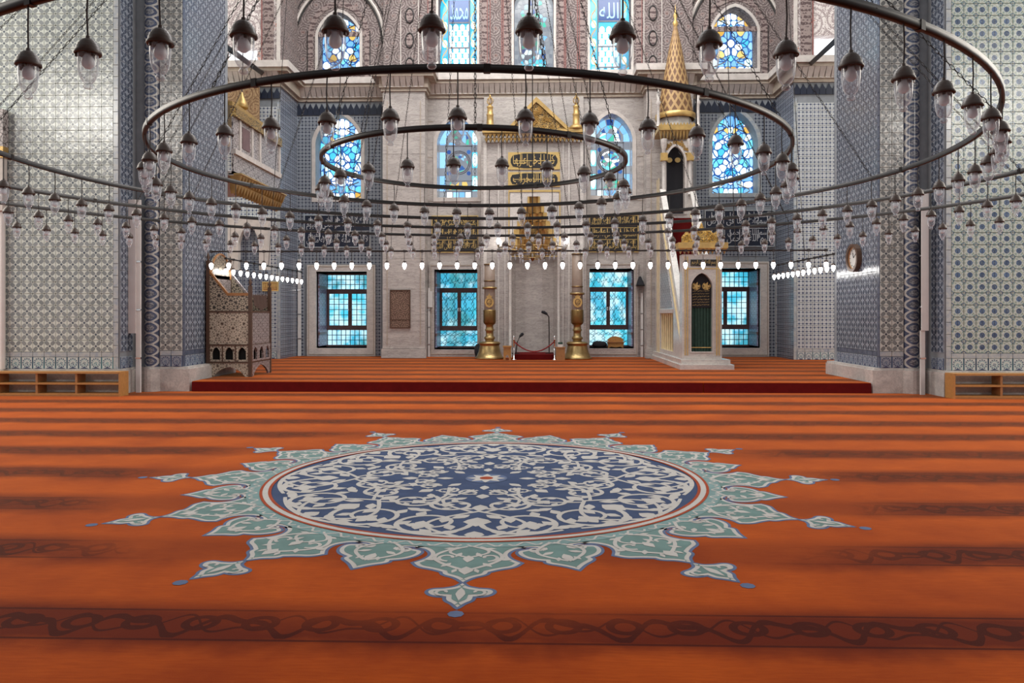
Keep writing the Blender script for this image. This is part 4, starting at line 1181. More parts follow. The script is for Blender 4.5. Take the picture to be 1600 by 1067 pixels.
# windows with roundel and square border in the marble bays
def roundel_window(op, y, label, sd_):
    o, poly = window(op, y, label, .80, 1, 'g_dim'); yy = y + .55
    x0, x1, z0, z1 = op[:4]; w_ = x1 - x0; rn = random.Random(sd_)
    b = .20; cx = (x0 + x1) / 2
    zs = [z0 + .02, z0 + .27, z0 + .80, z0 + 1.03, z0 + 1.58, z0 + 1.82, z0 + 2.30]
    for k, (a, c) in enumerate(zip(zs, zs[1:])):
        for s_ in (0, 1):
            xa = x0 + .02 if s_ == 0 else x1 - .02 - b
            if k % 2 == 0: q = [(xa, a + .02), (xa + b, a + .02), (xa + b, c - .02), (xa, c - .02)]; pane(o, clip_to(q, poly), yy, 'g_dim')
            else:
                bright = (s_ == 1) if x0 < 0 else (s_ == 0)
                if bright:
                    pane(o, clip_to([(xa, a + .02), (xa + b, a + .02), (xa + b, c - .02), (xa, c - .02)], poly), yy, 'g_cyan')
                    pane(o, clip_to(ell(xa + b / 2, (a + c) / 2, b * .42, (c - a) * .42), poly), yy - .02, 'g_white')
                else: pane(o, clip_to([(xa, a + .02), (xa + b, a + .02), (xa + b, c - .02), (xa, c - .02)], poly), yy, 'g_sky')
    for k in range(4):
        xa = x0 + .24 + k * (w_ - .48) / 4; c = (w_ - .48) / 4
        pane(o, [(xa + .02, z0 + .03), (xa + c - .02, z0 + .03), (xa + c - .02, z0 + .25), (xa + .02, z0 + .25)], yy, 'g_white' if k in (0, 3) else 'g_sky')
    # arch of pale blue panes
    n = 7
    for k in range(n):
        a0, a1 = pi * k / n + .03, pi * (k + 1) / n - .03
        R1, R0 = w_ / 2 - .03, w_ / 2 - .19
        zb = z1 - .80
        f = lambda r, a: (cx + r * cos(a), zb + r / (w_ / 2) * .78 * sin(a))
        pane(o, clip_to([f(R0, a0), f(R1, a0), f(R1, (a0 + a1) / 2), f(R1, a1), f(R0, a1)], poly), yy, 'g_sky' if k % 2 == 0 else ('g_blue' if k == 3 else 'g_sky'))
    # roundel of small coloured pieces
    zc = z0 + 1.22; R = w_ / 2 - .27
    rings(o, yy, [(cx, zc, R, R * 1.0), (cx, zc, R * .86, R * .86)], 'tracery', .02)
    sd = [(cx + R * sqrt(rn.random()) * cos(t), zc + R * sqrt(rn.random()) * sin(t)) for t in (rn.uniform(0, 2 * pi) for _ in range(34))]
    cols = ['g_dim', 'g_dim', 'g_dim', 'g_green', 'g_blue', 'g_sky', 'g_dim'] if x0 < 0 else ['g_cyan', 'g_sky', 'g_blue', 'g_green', 'g_dim', 'g_white', 'g_cyan']
    for i, c in voronoi(sd, ell(cx, zc, R * .82, R * .82, 18), .4): pane(o, shrink(c, .95, .012), yy, rn.choice(cols))
    for sx_ in (-1, 1):
        for sz_ in (-1, 1): pane(o, ell(cx + sx_ * R * .86, zc + sz_ * R * .92, .07, .07, 8), yy, 'g_blue')
    sd = [(cx + rn.uniform(-R, R), z1 - rn.uniform(.30, .80)) for _ in range(22)]
    for i, c in voronoi(sd, arch_poly(cx - R * .9, cx + R * .9, z1 - .78, z1 - .24, .45, 10), .4): pane(o, shrink(c, .95, .012), yy, rn.choice(cols))
    sd = [(cx + rn.uniform(-R, R), z0 + rn.uniform(.32, .60)) for _ in range(12)]
    for i, c in voronoi(sd, [(cx - R, z0 + .32), (cx + R, z0 + .32), (cx + R * .7, z0 + .60), (cx - R * .7, z0 + .60)], .4): pane(o, shrink(c, .95, .012), yy, rn.choice(['g_dim', 'g_yel', 'g_green']))
    for xx_ in (x0 + .225, x1 - .225): MB().box(xx_ - .012, xx_ + .012, yy - .04, yy, z0, z1 - .8).build('mullion', 'tracery', o)
    for zz in (z0 + .27, z0 + .62, z1 - .82): MB().box(x0 + .2, x1 - .2, yy - .04, yy, zz - .012, zz + .012).build('glazing_bar', 'tracery', o)
roundel_window(hiML, YB, 'arched window with square border and pale roundel left of mihrab', 11)
roundel_window(hiMR, YB, 'arched window with square border and colourful roundel right of mihrab', 12)
# bright windows of the side arms
for op, l in ((uwL, 'overexposed white window beside the upper left pier'), (uwR, 'overexposed white window beside the upper right pier')):
    o, poly = window(op, YC, l, 0, 0, 'g_day', .3)
    for k in range(3):
        wd = (op[1] - op[0]) / 3
        pane(o, [(op[0] + k * wd + .01, op[2] + .01), (op[0] + (k + 1) * wd - .01, op[2] + .01), (op[0] + (k + 1) * wd - .01, op[3] - .01), (op[0] + k * wd + .01, op[3] - .01)], YC + .30, 'g_day')
# ------------------------------------------------------------------ lower windows: casements, iron grilles, panes
def casement(op, y, label, side, star):
    WN[0] += 1
    x0, x1, z0, z1 = op[:4]; dp = 1.15; yy = y + dp
    o = empty('window_%d' % WN[0], ((x0 + x1) / 2, yy, z0), label, 'window', kind='structure')
    # deep reveal lining
    L = MB()
    L.box(x0 - .03, x0, y + .02, yy + .2, z0, z1).box(x1, x1 + .03, y + .02, yy + .2, z0, z1).box(x0, x1, y + .02, yy + .2, z0 - .03, z0).box(x0, x1, y + .02, yy + .2, z1, z1 + .03)
    L.build('reveal', 'marble_w', o)
    # shutter leaf folded against the far jamb
    jx = x0 + .01 if side < 0 else x1 - .01
    lv = empty_child('shutter', o)
    for a, b in ((z0 + .05, z0 + .44), (z0 + .50, z1 - .52), (z1 - .46, z1 - .05)):
        MB().box(min(jx, jx - side * .04), max(jx, jx - side * .04), y + .12, yy - .10, a, b).build('lattice_panel', 'lattice_p', lv)
    for a in (z0 + .47, z1 - .49): MB().box(min(jx, jx - side * .06), max(jx, jx - side * .06), y + .10, yy - .08, a - .04, a + .04).build('shutter_rail', 'frame', lv)
    fr = MB(); t = .055
    fr.box(x0, x0 + t, yy - .06, yy + .06, z0, z1).box(x1 - t, x1, yy - .06, yy + .06, z0, z1).box(x0 + t, x1 - t, yy - .06, yy + .06, z0, z0 + t).box(x0 + t, x1 - t, yy - .06, yy + .06, z1 - t, z1)
    fr.build('outer_frame', 'frame', o)
    za, zb = z0 + (z1 - z0) * .245, z0 + (z1 - z0) * .765
    for z in (za, zb): MB().box(x0 + t, x1 - t, yy - .07, yy + .05, z - .05, z + .05).build('transom', 'frame', o)
    xm = (x0 + x1) / 2
    for s_ in (-1, 1):
        a, b = (x0 + t, xm) if s_ < 0 else (xm, x1 - t)
        c = MB()
        c.box(a, a + .06, yy - .08, yy, za + .05, zb - .05).box(b - .06, b, yy - .08, yy, za + .05, zb - .05).box(a + .06, b - .06, yy - .08, yy, za + .05, za + .11).box(a + .06, b - .06, yy - .08, yy, zb - .11, zb - .05)
        co = c.build('casement', 'frame', o)
        MB().box(xm + s_ * .035 - .012, xm + s_ * .035 + .012, yy - .12, yy - .08, (za + zb) / 2 - .07, (za + zb) / 2 + .05).build('handle', 'chrome', co)
    def field(a, b, c, d, nx, nz, dens):
        for i in range(nx):
            for j in range(nz):
                xa, xb = a + (b - a) * i / nx, a + (b - a) * (i + 1) / nx
                ya, yb = c + (d - c) * j / nz, c + (d - c) * (j + 1) / nz
                MB().box(xa + .006, xb - .006, yy + .01, yy + .02, ya + .006, yb - .006).build('pane', 'pane', o)
        g = MB()
        if not star:
            m_ = max(2, round((b - a) / .155)); n_ = max(2, round((d - c) / .19))
            for i in range(1, m_): g.box(a + (b - a) * i / m_ - .010, a + (b - a) * i / m_ + .010, yy - .03, yy - .01, c, d)
            for j in range(1, n_): g.box(a, b, yy - .035, yy - .015, c + (d - c) * j / n_ - .010, c + (d - c) * j / n_ + .010)
        else:
            s = .34; m_ = max(1, round((b - a) / s)); n_ = max(1, round((d - c) / s))
            for i in range(m_):
                for j in range(n_):
                    xa, xb = a + (b - a) * i / m_, a + (b - a) * (i + 1) / m_; ya, yb = c + (d - c) * j / n_, c + (d - c) * (j + 1) / n_
                    w_, h_ = xb - xa, yb - ya
                    for p, q in (((0, .3), (.7, 1)), ((.3, 0), (1, .7)), ((0, .7), (.7, 0)), ((.3, 1), (1, .3)), ((0, .3), (1, .55)), ((.45, 0), (.7, 1))):
                        g.tube([(xa + p[0] * w_, yy - .02, ya + p[1] * h_), (xa + q[0] * w_, yy - .02, ya + q[1] * h_)], .006, 4)
        g.build('iron_grille', 'grille', o)
    field(x0 + t, x1 - t, z0 + t, za - .05, 3 if not star else 4, 1, 0)
    field(x0 + t, x1 - t, zb + .05, z1 - t, 3 if not star else 4, 1, 0)
    field(x0 + t + .06, xm - .06, za + .11, zb - .11, 2, 2 if star else 4, 0)
    field(xm + .06, x1 - t - .06, za + .11, zb - .11, 2, 2 if star else 4, 0)
    MB().box(x0, x1, yy + .06, yy + .09, z0, z1).build('outside_light', 'pane', o)
    return o
def empty_child(name, parent):
    o = bpy.data.objects.new(name, None); o.parent = parent; COL.objects.link(o); ORG[o.name] = ORG[parent.name]
    return o
casement(lowL, YW, 'leftmost lower window with square iron grille in white marble surround', -1, False)
casement(lowML, YB, 'lower window with star grille left of the mihrab behind brass candlestick', -1, True)
casement(lowMR, YB, 'lower window with star grille right of mihrab holding a reading stand', 1, True)
casement(lowR, YW, 'rightmost lower window with square grille beside the minbar portal', 1, False)
# ------------------------------------------------------------------ inscriptions on the wall
VERSES = ['\u0627\u0644\u0644\u0647 \u0644\u0627 \u0627\u0644\u0647 \u0627\u0644\u0627 \u0647\u0648 \u0627\u0644\u062d\u064a \u0627\u0644\u0642\u064a\u0648\u0645',
          '\u0644\u0627 \u062a\u0627\u062e\u0630\u0647 \u0633\u0646\u0629 \u0648\u0644\u0627 \u0646\u0648\u0645 \u0644\u0647 \u0645\u0627 \u0641\u064a',
          '\u0627\u0644\u0633\u0645\u0648\u0627\u062a \u0648\u0645\u0627 \u0641\u064a \u0627\u0644\u0627\u0631\u0636',
          '\u0643\u0644\u0645\u0627 \u062f\u062e\u0644 \u0639\u0644\u064a\u0647\u0627', '\u0632\u0643\u0631\u064a\u0627 \u0627\u0644\u0645\u062d\u0631\u0627\u0628',
          '\u0628\u0633\u0645 \u0627\u0644\u0644\u0647 \u0627\u0644\u0631\u062d\u0645\u0646 \u0627\u0644\u0631\u062d\u064a\u0645']
def inscription(name, x0, x1, z0, z1, y, ground, ink, label, lines, framem, bars=True):
    o = empty(name, ((x0 + x1) / 2, y, z0), label, 'inscription')
    MB().box(x0, x1, y - .03, y + .0, z0, z1).build('ground', ground, o)
    s = MB(); arch_band(s, [(x0, z0), (x1, z0), (x1, z1), (x0, z1)], [(x0 - .03, z0 - .03), (x1 + .03, z0 - .03), (x1 + .03, z1 + .03), (x0 - .03, z1 + .03)], y - .045, y); s.build('frame', framem, o)
    n = len(lines); h = (z1 - z0) / n
    for i, t in enumerate(lines):
        zb = z1 - (i + 1) * h
        text_mesh(o, t, (x0 + x1) / 2, y - .036, zb + h * .05, (x1 - x0) * .95, h * .62, ink)
        text_mesh(o, VERSES[(len(t) + i) % 6], (x0 + x1) / 2, y - .0365, zb + h * .46, (x1 - x0) * .90, h * .50, ink)
        if bars and i: MB().box(x0 + .02, x1 - .02, y - .04, y - .02, zb + h - .008, zb + h + .008).build('line_rule', ink, o)
        for k in range(7):                           # tall upright strokes between the words
            xk = x0 + (x1 - x0) * (.09 + .137 * k)
            MB().box(xk - .012, xk + .012, y - .036, y - .03, zb + h * .42, zb + h * .93).build('upright_stroke', ink, o)
    return o
inscription('inscription_panel', IL[0], IL[1], IL[2], IL[3], YW - .014, 'ink_blue', 'script_white', 'navy tile panel with white script above the leftmost lower window', VERSES[:2], 'mottle')
inscription('inscription_panel', IR[0], IR[1], IR[2], IR[3], YW - .014, 'ink_blue', 'script_white', 'navy tile panel with white script above the rightmost lower window', [VERSES[2], VERSES[5]], 'mottle')
for pa, pb, lab, ls in ((676, 746, 'black panel with gold script above the window left of mihrab', [VERSES[5], VERSES[1], VERSES[0]]), (922, 996, 'black panel with gold script above the window right of mihrab', [VERSES[0], VERSES[2], VERSES[5]])):
    x0, x1 = XX(pa, pb, YB)
    inscription('inscription_panel', x0, x1, Z(393, YB), Z(338, YB), YB, 'ink_black', 'script_gold', lab, ls, 'script_gold')
# ------------------------------------------------------------------ mihrab
MX = X(834, YM)
mx0, mx1 = XX(752, 916, YM)
nx0, nx1 = XX(797, 873, YM)
nz1 = Z(296, YM)
zt = Z(222, YM)
mih = struct('wall_back_mihrab', wall_y(MB(), mx0, mx1, PT, zt, YM, YM + .9, [(nx0, nx1, PT, Z(303, YM), 0, 0)]), 'marble', 'grey marble mihrab with tall niche in the middle of the wall')
MB().box(mx0 + .06, mx1 - .06, YB - .1, YB + .4, zt, ZC0).build('upper_slab', 'marble', mih)
ND = .75
nic = MB()                                            # five sided niche
pl = [(nx0, YM + .04), (nx0 + .16, YM + ND * .75), (MX - .28, YM + ND), (MX + .28, YM + ND), (nx1 - .16, YM + ND * .75), (nx1, YM + .04)]
for (a, b), (c, d) in zip(pl, pl[1:]):
    nic.add([(a, b, PT), (c, d, PT), (c, d, nz1 + .2), (a, b, nz1 + .2)], [(0, 1, 2, 3)])
nic.build('niche_wall', 'marble', mih)
for px, w_ in ((758, .10), (779, .05), (789, .03), (880, .03), (889, .05), (909, .10)):
    xk = X(px, YM)
    MB().box(xk - w_ / 2, xk + w_ / 2, YM - .04, YM + .01, PT + .2, zt - .02).build('moulding', 'marble_w', mih)
for px in (797, 873):
    xk = X(px, YM)
    MB().lathe([(.07, 0), (.07, .1), (.05, .14), (.05, 3.3), (.08, 3.4), (.08, 3.5)], 10, (xk, YM - .02, PT)).build('colonnette', 'marble_w', mih, True)
# gilded muqarnas hood, tier by tier
hood = empty_child('muqarnas_hood', mih)
tiers = [(392, 372, 33, 9), (372, 358, 29, 8), (358, 345, 24, 7), (345, 332, 19, 5), (332, 319, 15, 4), (319, 307, 9, 3)]
for k, (pb_, pt_, hw, n) in enumerate(tiers):
    za, zb = Z(pb_, YM), Z(pt_, YM); R = hw * YM / F; t = MB()
    for i in range(n):
        a0 = pi + pi * i / n; a1 = pi + pi * (i + 1) / n
        a0, a1 = a0 - pi, a1 - pi
        yc = YM - .02
        dep = min(.9, ND / max(R, .3))
        f = lambda r, a: (MX + r * cos(a), yc + r * dep * sin(a))
        am = (a0 + a1) / 2
        p0, p1, pm = f(R, a0), f(R, a1), f(R * .86, am)
        q0, q1, qm = f(R * .80, a0), f(R * .80, a1), f(R * .70, am)
        t.add([(p0[0], p0[1], za + .04), (pm[0], pm[1], za - .02), (p1[0], p1[1], za + .04), (q0[0], q0[1], zb), (qm[0], qm[1], zb), (q1[0], q1[1], zb)], [(0, 1, 4, 3), (1, 2, 5, 4)])
    # front edge of the tier, stepped against the flat wall
    for s_ in (-1, 1):
        t.box(min(MX + s_ * R * .78, MX + s_ * R * 1.08), max(MX + s_ * R * .78, MX + s_ * R * 1.08), YM - .05, YM + .06, za, zb - .01)
    t.build('muqarnas_tier', 'gold_b', hood)
sp = MB()                                             # marble spandrels either side of the stepped hood
for k, (pb_, pt_, hw, n) in enumerate(tiers):
    za, zb = Z(pb_, YM), Z(pt_, YM); R = hw * YM / F
    for s_ in (-1, 1):
        a, b = MX + s_ * R, (nx0 if s_ < 0 else nx1)
        sp.box(min(a, b), max(a, b), YM - .01, YM + .08, za, zb)
sp.box(nx0, nx1, YM - .01, YM + .08, Z(307, YM), Z(300, YM))
sp.build('spandrel', 'marble_w', mih)
fr_ = MB(); arch_band(fr_, [(nx0 - .02, Z(400, YM)), (nx1 + .02, Z(400, YM)), (nx1 + .02, Z(300, YM)), (nx0 - .02, Z(300, YM))], [(nx0 - .05, Z(401, YM)), (nx1 + .05, Z(401, YM)), (nx1 + .05, Z(297, YM)), (nx0 - .05, Z(297, YM))], YM - .03, YM)
fr_.build('gilt_frame', 'script_gold', mih)
# two cartouches
for pa, pb, ln_ in ((238, 265, VERSES[3]), (269, 292, VERSES[4])):
    x0, x1 = XX(794, 875, YM); z0, z1 = Z(pb, YM), Z(pa, YM)
    c = empty_child('inscription_cartouche', mih)
    MB().box(x0, x1, YM - .03, YM, z0, z1).build('gilt_ground', 'script_gold', c)
    h = (z1 - z0) / 2
    pts = [(x1 - .04 - h * .5, z0 + .04), (x1 - .05, (z0 + z1) / 2), (x1 - .04 - h * .5, z1 - .04), (x0 + .04 + h * .5, z1 - .04), (x0 + .05, (z0 + z1) / 2), (x0 + .04 + h * .5, z0 + .04)]
    MB().prism_y(smooth_closed(pts), YM - .04, YM - .02).build('cartouche_field', 'ink_black', c)
    text_mesh(c, ln_, MX, YM - .046, z0 + .07, (x1 - x0) * .80, (z1 - z0) * .74, 'script_gold')
    for i in range(5): MB().box(x0 + (x1 - x0) * (.24 + .13 * i) - .01, x0 + (x1 - x0) * (.24 + .13 * i) + .01, YM - .047, YM - .04, z0 + .12, z1 - .06).build('upright_stroke', 'script_gold', c)
    MB().box(x0 + .16, x1 - .16, YM - .047, YM - .04, (z0 + z1) / 2 - .01, (z0 + z1) / 2 + .01).build('line_rule', 'script_gold', c)
# gilded muqarnas shelf, finials and pediment
gx0, gx1 = XX(757, 911, YM)
sh = empty_child('gilt_shelf', mih)
MB().box(gx0 - .05, gx1 + .05, YM - .28, YM + .1, Z(210, YM), Z(205, YM)).build('shelf_board', 'gold', sh)
for r, (pa, pb, pr) in enumerate(((211, 217, .24), (217, 223, .16))):
    n = 24; d = (gx1 - gx0) / n
    for i in range(n):
        a = gx0 + i * d + (d / 2 if r else 0) * 0
        MB().add([(a, YM - pr, Z(pa, YM)), (a + d, YM - pr, Z(pa, YM)), (a + d, YM, Z(pa, YM)), (a, YM, Z(pa, YM)), (a + d * .5, YM - pr * .9, Z(pb, YM)), (a + d * .5, YM, Z(pb, YM) - .02)], [(0, 1, 4), (1, 2, 5, 4), (3, 0, 4, 5), (0, 3, 2, 1)]).build('muqarnas_cell', 'gold', sh)
for px in (766, 900):
    f = MB().lathe([(0, 0), (.22, 0), (.24, .06), (.17, .14), (.11, .18), (.10, .45), (.12, .50), (.09, .53), (.085, .70), (.11, .74), (.06, .78), (.03, .82)], 12, (X(px, YM), YM - .1, Z(205, YM)))
    fo = f.build('finial', 'gold', mih, True)
    q = MB(); zc = Z(205, YM) + .93
    for s_ in (0, 1):
        q.tube([(X(px, YM) + (.09 if s_ == 0 else .03) * cos(t), YM - .1 + (0 if s_ == 0 else .09 * cos(t)), zc + .11 * sin(t)) for t in (i * pi / 6 for i in range(12))], .018, 5, True)
    q.lathe([(0, .10), (.02, .12), (.035, .14), (0, .22)], 8, (X(px, YM), YM - .1, zc)).build('finial_crown', 'gold', fo)
pa0, pa1 = XX(790, 893, YM); zb, za = Z(205, YM), Z(153, YM); pc = X(838, YM)
ped = MB().prism_y([(pa0 + .1, zb), (pa1 - .1, zb), (pc, za - .14)], YM - .09, YM + .02).build('pediment', 'filigree', mih)
for s_, xe in ((-1, pa0), (1, pa1)):
    L_ = [(xe, zb), (xe - s_ * .14, zb), (pc, za - .16), (pc, za)]
    MB().prism_y(L_ if s_ < 0 else L_[::-1], YM - .14, YM).build('gilt_raking_border', 'gold', ped)
sc = MB()
rn = random.Random(2)
for k in range(46):                                   # gilded scrollwork in the pediment
    v = rn.random(); zz = zb + .08 + v * (za - zb - .40); hw = (pa1 - pa0) / 2 * (1 - (zz - zb) / (za - zb)) - .22
    if hw < .05: continue
    xx_ = pc + rn.uniform(-hw, hw)
    spx = spiral(xx_, zz, rn.uniform(.05, .085), rn.uniform(0, 6), 1.2, rn.choice((-1, 1)), 10)
    sc.tube([(a, YM - .1, b) for a, b in spx], .014, 4)
sc.build('pediment_scrollwork', 'gold', ped)
# ------------------------------------------------------------------ minbar
mb0 = empty('minbar', (4.2, 21.2, PT), 'tall white marble minbar with gilded spire and green portal curtain', 'pulpit')
yf = 19.25
px0, px1 = XX(1066, 1128, yf)
pw = px1 - px0
plp = MB()
plp.prism_z([(px0 - .10, yf - .22), (px1 + .25, yf - .22), (px1 + .25, 23.7), (px0 - .10, 23.7)], PT, PT + .12)
plp.prism_z([(px0 - .05, yf - .12), (px1 + .18, yf - .12), (px1 + .18, 23.7), (px0 - .05, 23.7)], PT + .12, PT + .24)
plp.build('plinth', 'marble_w', mb0)
zp0, zp1 = PT + .24, Z(398, yf)
dx0, dx1 = XX(1080, 1113, yf); dz0, dz1 = Z(549, yf), Z(427, yf)
wall_y(MB(), px0, px1, zp0, zp1, yf, yf + .35, [(dx0, dx1, dz0, dz1, .32, 1)]).build('portal', 'marble_w', mb0)
s = MB(); arch_band(s, arch_poly(dx0, dx1, dz0, dz1, .32, 12, 1), arch_poly(dx0 - .035, dx1 + .035, dz0 - .03, dz1 + .04, .34, 12, 1), yf - .03, yf + .02); s.build('portal_moulding', 'plaster', mb0)
for xk in (px0 + .07, px1 - .07, px0 + .13, px1 - .13): MB().box(xk - .012, xk + .012, yf - .02, yf + .01, zp0 + .1, zp1 - .05).build('gilt_strip', 'script_gold', mb0)
MB().box(px0 + .07, px1 - .07, yf - .018, yf + .01, dz1 + .10, dz1 + .125).build('gilt_strip', 'script_gold', mb0)
io = MB().box(X(1079, yf), X(1119, yf), yf - .03, yf, Z(416, yf), Z(406, yf)).build('portal_inscription', 'ink_black', mb0)
text_mesh(io, VERSES[5], X(1099, yf), yf - .036, Z(415.5, yf), (px1 - px0) * .60, .145, 'script_gold')
# pleated curtain
cu = MB(); n = 28
for i in range(n):
    a, b = dx0 + (dx1 - dx0) * i / n, dx0 + (dx1 - dx0) * (i + 1) / n
    ya, yb = yf + .14 + .025 * sin(i * 1.5), yf + .14 + .025 * sin((i + 1) * 1.5)
    cu.add([(a, ya, dz0), (b, yb, dz0), (b, yb, dz1), (a, ya, dz1)], [(0, 1, 2, 3)])
cuo = cu.build('curtain', 'green', mb0, True)
MB().box(dx0, dx1, yf + .101, yf + .108, dz0 + .56 * (dz1 - dz0), dz1).build('curtain_valance', 'black', cuo)
MB().box(dx0, dx1, yf + .08, yf + .12, dz0 + .09, dz0 + .11).build('hem_band', 'script_gold', cuo)
for i in range(6):
    text_mesh(cuo, VERSES[i % 3], (dx0 + dx1) / 2, yf + .095, Z(478 - i * 4.4, yf), (dx1 - dx0) * .78, .045, 'script_gold')
for px in (1089, 1105):
    q = MB()
    for k in range(3): q.tube([(X(px, yf) + (.03 + .035 * k) * cos(t + k), yf + .09, Z(447, yf) + (.03 + .028 * k) * sin(t + k)) for t in (i * pi / 7 for i in range(12))], .009, 4)
    for k in range(5): q.prism_y(leaf(X(px, yf), Z(447, yf), k * 1.25, .11, .025), yf + .085, yf + .095)
    q.build('gilt_tughra', 'script_gold', cuo)
# crown of the portal
cr = empty_child('portal_crown', mb0)
MB().box(px0 - .12, px1 + .12, yf - .14, yf + .42, Z(389, yf), Z(380, yf)).build('crown_cornice', 'gold_b', cr)
n = 12
for i in range(n):
    d = (pw + .2) / n; a = px0 - .1 + i * d
    MB().add([(a, yf - .12, Z(389, yf)), (a + d, yf - .12, Z(389, yf)), (a + d, yf, Z(389, yf)), (a, yf, Z(389, yf)), (a + d / 2, yf - .08, Z(397, yf)), (a + d / 2, yf, Z(398, yf))], [(0, 1, 4), (1, 2, 5, 4), (3, 0, 4, 5)]).build('muqarnas_cell', 'gold_b', cr)
q = MB(); rn = random.Random(6)
zc0 = Z(380, yf)
prof = [(-.5, 0), (.5, 0), (.5, .16), (.38, .30), (.30, .24), (.18, .36), (.08, .32), (0, .52), (-.08, .32), (-.18, .36), (-.30, .24), (-.38, .30), (-.5, .16)]
q.prism_y([(px0 + pw * (.5 + a), zc0 + b) for a, b in prof], yf + .06, yf + .10)
for k in range(30):
    a = rn.uniform(-.45, .45); b = rn.uniform(.05, .34 - abs(a) * .3)
    q.tube([(x_, yf + .055, z_) for x_, z_ in spiral(px0 + pw * (.5 + a), zc0 + b, rn.uniform(.03, .055), rn.uniform(0, 6), 1.2, 1, 9)], .012, 4)
q.build('openwork_crest', 'openwork', cr)
# stair flank and balustrade
y0s, y1s = yf + .35, 22.55
zs0, zs1 = PT + .75, Z(335, 22.6)
def stair_z(y): return zs0 + (zs1 - zs0) * (y - y0s) / (y1s - y0s)
for s_, xk in ((0, px0 + .02), (1, px1 - .10)):
    fl = MB()
    oy0, oy1, oz = 20.6, 22.7, Z(487, 21.6)
    prs = [(y0s, zp0), (oy0, zp0), (oy0, stair_z(oy0)), (y0s, stair_z(y0s))]
    fl.prism_x(prs, xk, xk + .10)
    fl.prism_x([(oy0, zp0), (oy1, zp0), (oy1, zp0 + .12), (oy0, zp0 + .12)], xk, xk + .10)
    fl.prism_x([(oy0, oz), (oy1, oz), (oy1, stair_z(oy1)), (oy0, max(oz + .01, stair_z(oy0)))], xk, xk + .10)
    fl.prism_x([(oy1, zp0), (23.6, zp0), (23.6, zs1 + .1), (oy1, zs1)], xk, xk + .10)
    fl.build('stair_flank', 'marble_w', mb0)
    MB().prism_x([(oy0 + .1, oz + .12), (oy1 - .1, oz + .12), (oy1 - .1, stair_z(oy1) - .25), (oy0 + .35, stair_z(oy0) - .02)], xk - .012, xk).build('tracery_panel', 'lattice', mb0)
    MB().box(xk - .03, xk + .13, oy0, oy1, oz - .04, oz + .06).build('lintel', 'plaster', mb0)
    for k in range(7):
        yk = oy0 + .1 + (oy1 - oy0 - .2) * k / 6
        MB().lathe([(.045, 0), (.03, .06), (.03, oz - zp0 - .22), (.045, oz - zp0 - .16)], 8, (xk + .05, yk, zp0 + .12)).build('baluster', 'cream_gold', mb0, True)
    # pierced railing above the flight
    MB().prism_x([(y0s, stair_z(y0s)), (y1s, stair_z(y1s)), (y1s, stair_z(y1s) + .62), (y0s, stair_z(y0s) + .62)], xk + .02, xk + .08).build('railing', 'marble_w', mb0)
    MB().prism_x([(y0s, stair_z(y0s) + .60), (y1s, stair_z(y1s) + .60), (y1s, stair_z(y1s) + .72), (y0s, stair_z(y0s) + .72)], xk - .03, xk + .13).build('handrail', 'marble_w', mb0)
    MB().prism_x([(y0s, stair_z(y0s) - .05), (y1s, stair_z(y1s) - .05), (y1s, stair_z(y1s) + .02), (y0s, stair_z(y0s) + .02)], xk - .02, xk + .12).build('string_moulding', 'cream_gold', mb0)
    for yk in (22.85, 23.15): MB().box(xk - .02, xk + .0, yk, yk + .05, zp0, 5.6).build('gilt_strip', 'cream_gold', mb0)
n = 14
for i in range(n):
    ya = y0s + (y1s - y0s) * i / n; yb = y0s + (y1s - y0s) * (i + 1) / n
    MB().box(px0 + .12, px1 - .12, ya, yb, stair_z(ya) - .25, stair_z(yb) - .15).build('step', 'riser', mb0)
# kiosk with arches and spire
kx0, kx1 = XX(1034, 1079, 22.7); ky0, ky1 = 22.6, 23.6; kz0, kz1 = zs1, Z(222, 22.6)
MB().box(kx0, kx1, ky0, ky1, kz0 - .15, kz0).build('kiosk_floor', 'marble_w', mb0)
ax0, ax1 = XX(1041, 1070, 22.6)
wall_y(MB(), kx0, kx1, kz0, kz1, ky0, ky0 + .10, [(ax0, ax1, kz0, Z(230, 22.6), .42, 1)]).build('kiosk_front', 'marble_w', mb0)
s = MB(); arch_band(s, arch_poly(ax0, ax1, kz0, Z(230, 22.6), .42, 12, 1), arch_poly(ax0 - .05, ax1 + .05, kz0 - .01, Z(230, 22.6) + .07, .47, 12, 1), ky0 - .03, ky0 + .01); s.build('kiosk_arch', 'plaster', mb0)
MB().box(ax0 - .02, ax1 + .02, ky0 + .35, ky0 + .40, kz0, Z(225, 22.6)).build('kiosk_hanging', 'black', mb0)
for xk in (ax0 + .10, ax1 - .14): MB().lathe([(0, 0), (.09, 0), (.09, .01)], 10, (0, 0, 0))
for px in (1049, 1062):
    q = MB().prism_y(ell(X(px, 22.6), Z(248, 22.6), .085, .075, 12), ky0 + .30, ky0 + .33); q.build('gilt_roundel', 'script_gold', mb0)
for xk in (kx0 + .04, kx1 - .04):
    MB().lathe([(.07, 0), (.05, .05), (.05, 1.3), (.09, 1.4), (.10, 1.62)], 8, (xk, ky0 - .03, Z(305, 22.6))).build('kiosk_column', 'marble_w', mb0, True)
    MB().box(xk - .10, xk + .10, ky0 - .12, ky0 + .05, Z(253, 22.6), Z(241, 22.6)).build('gilt_capital', 'gold_b', mb0)
q = MB(); rn = random.Random(9)
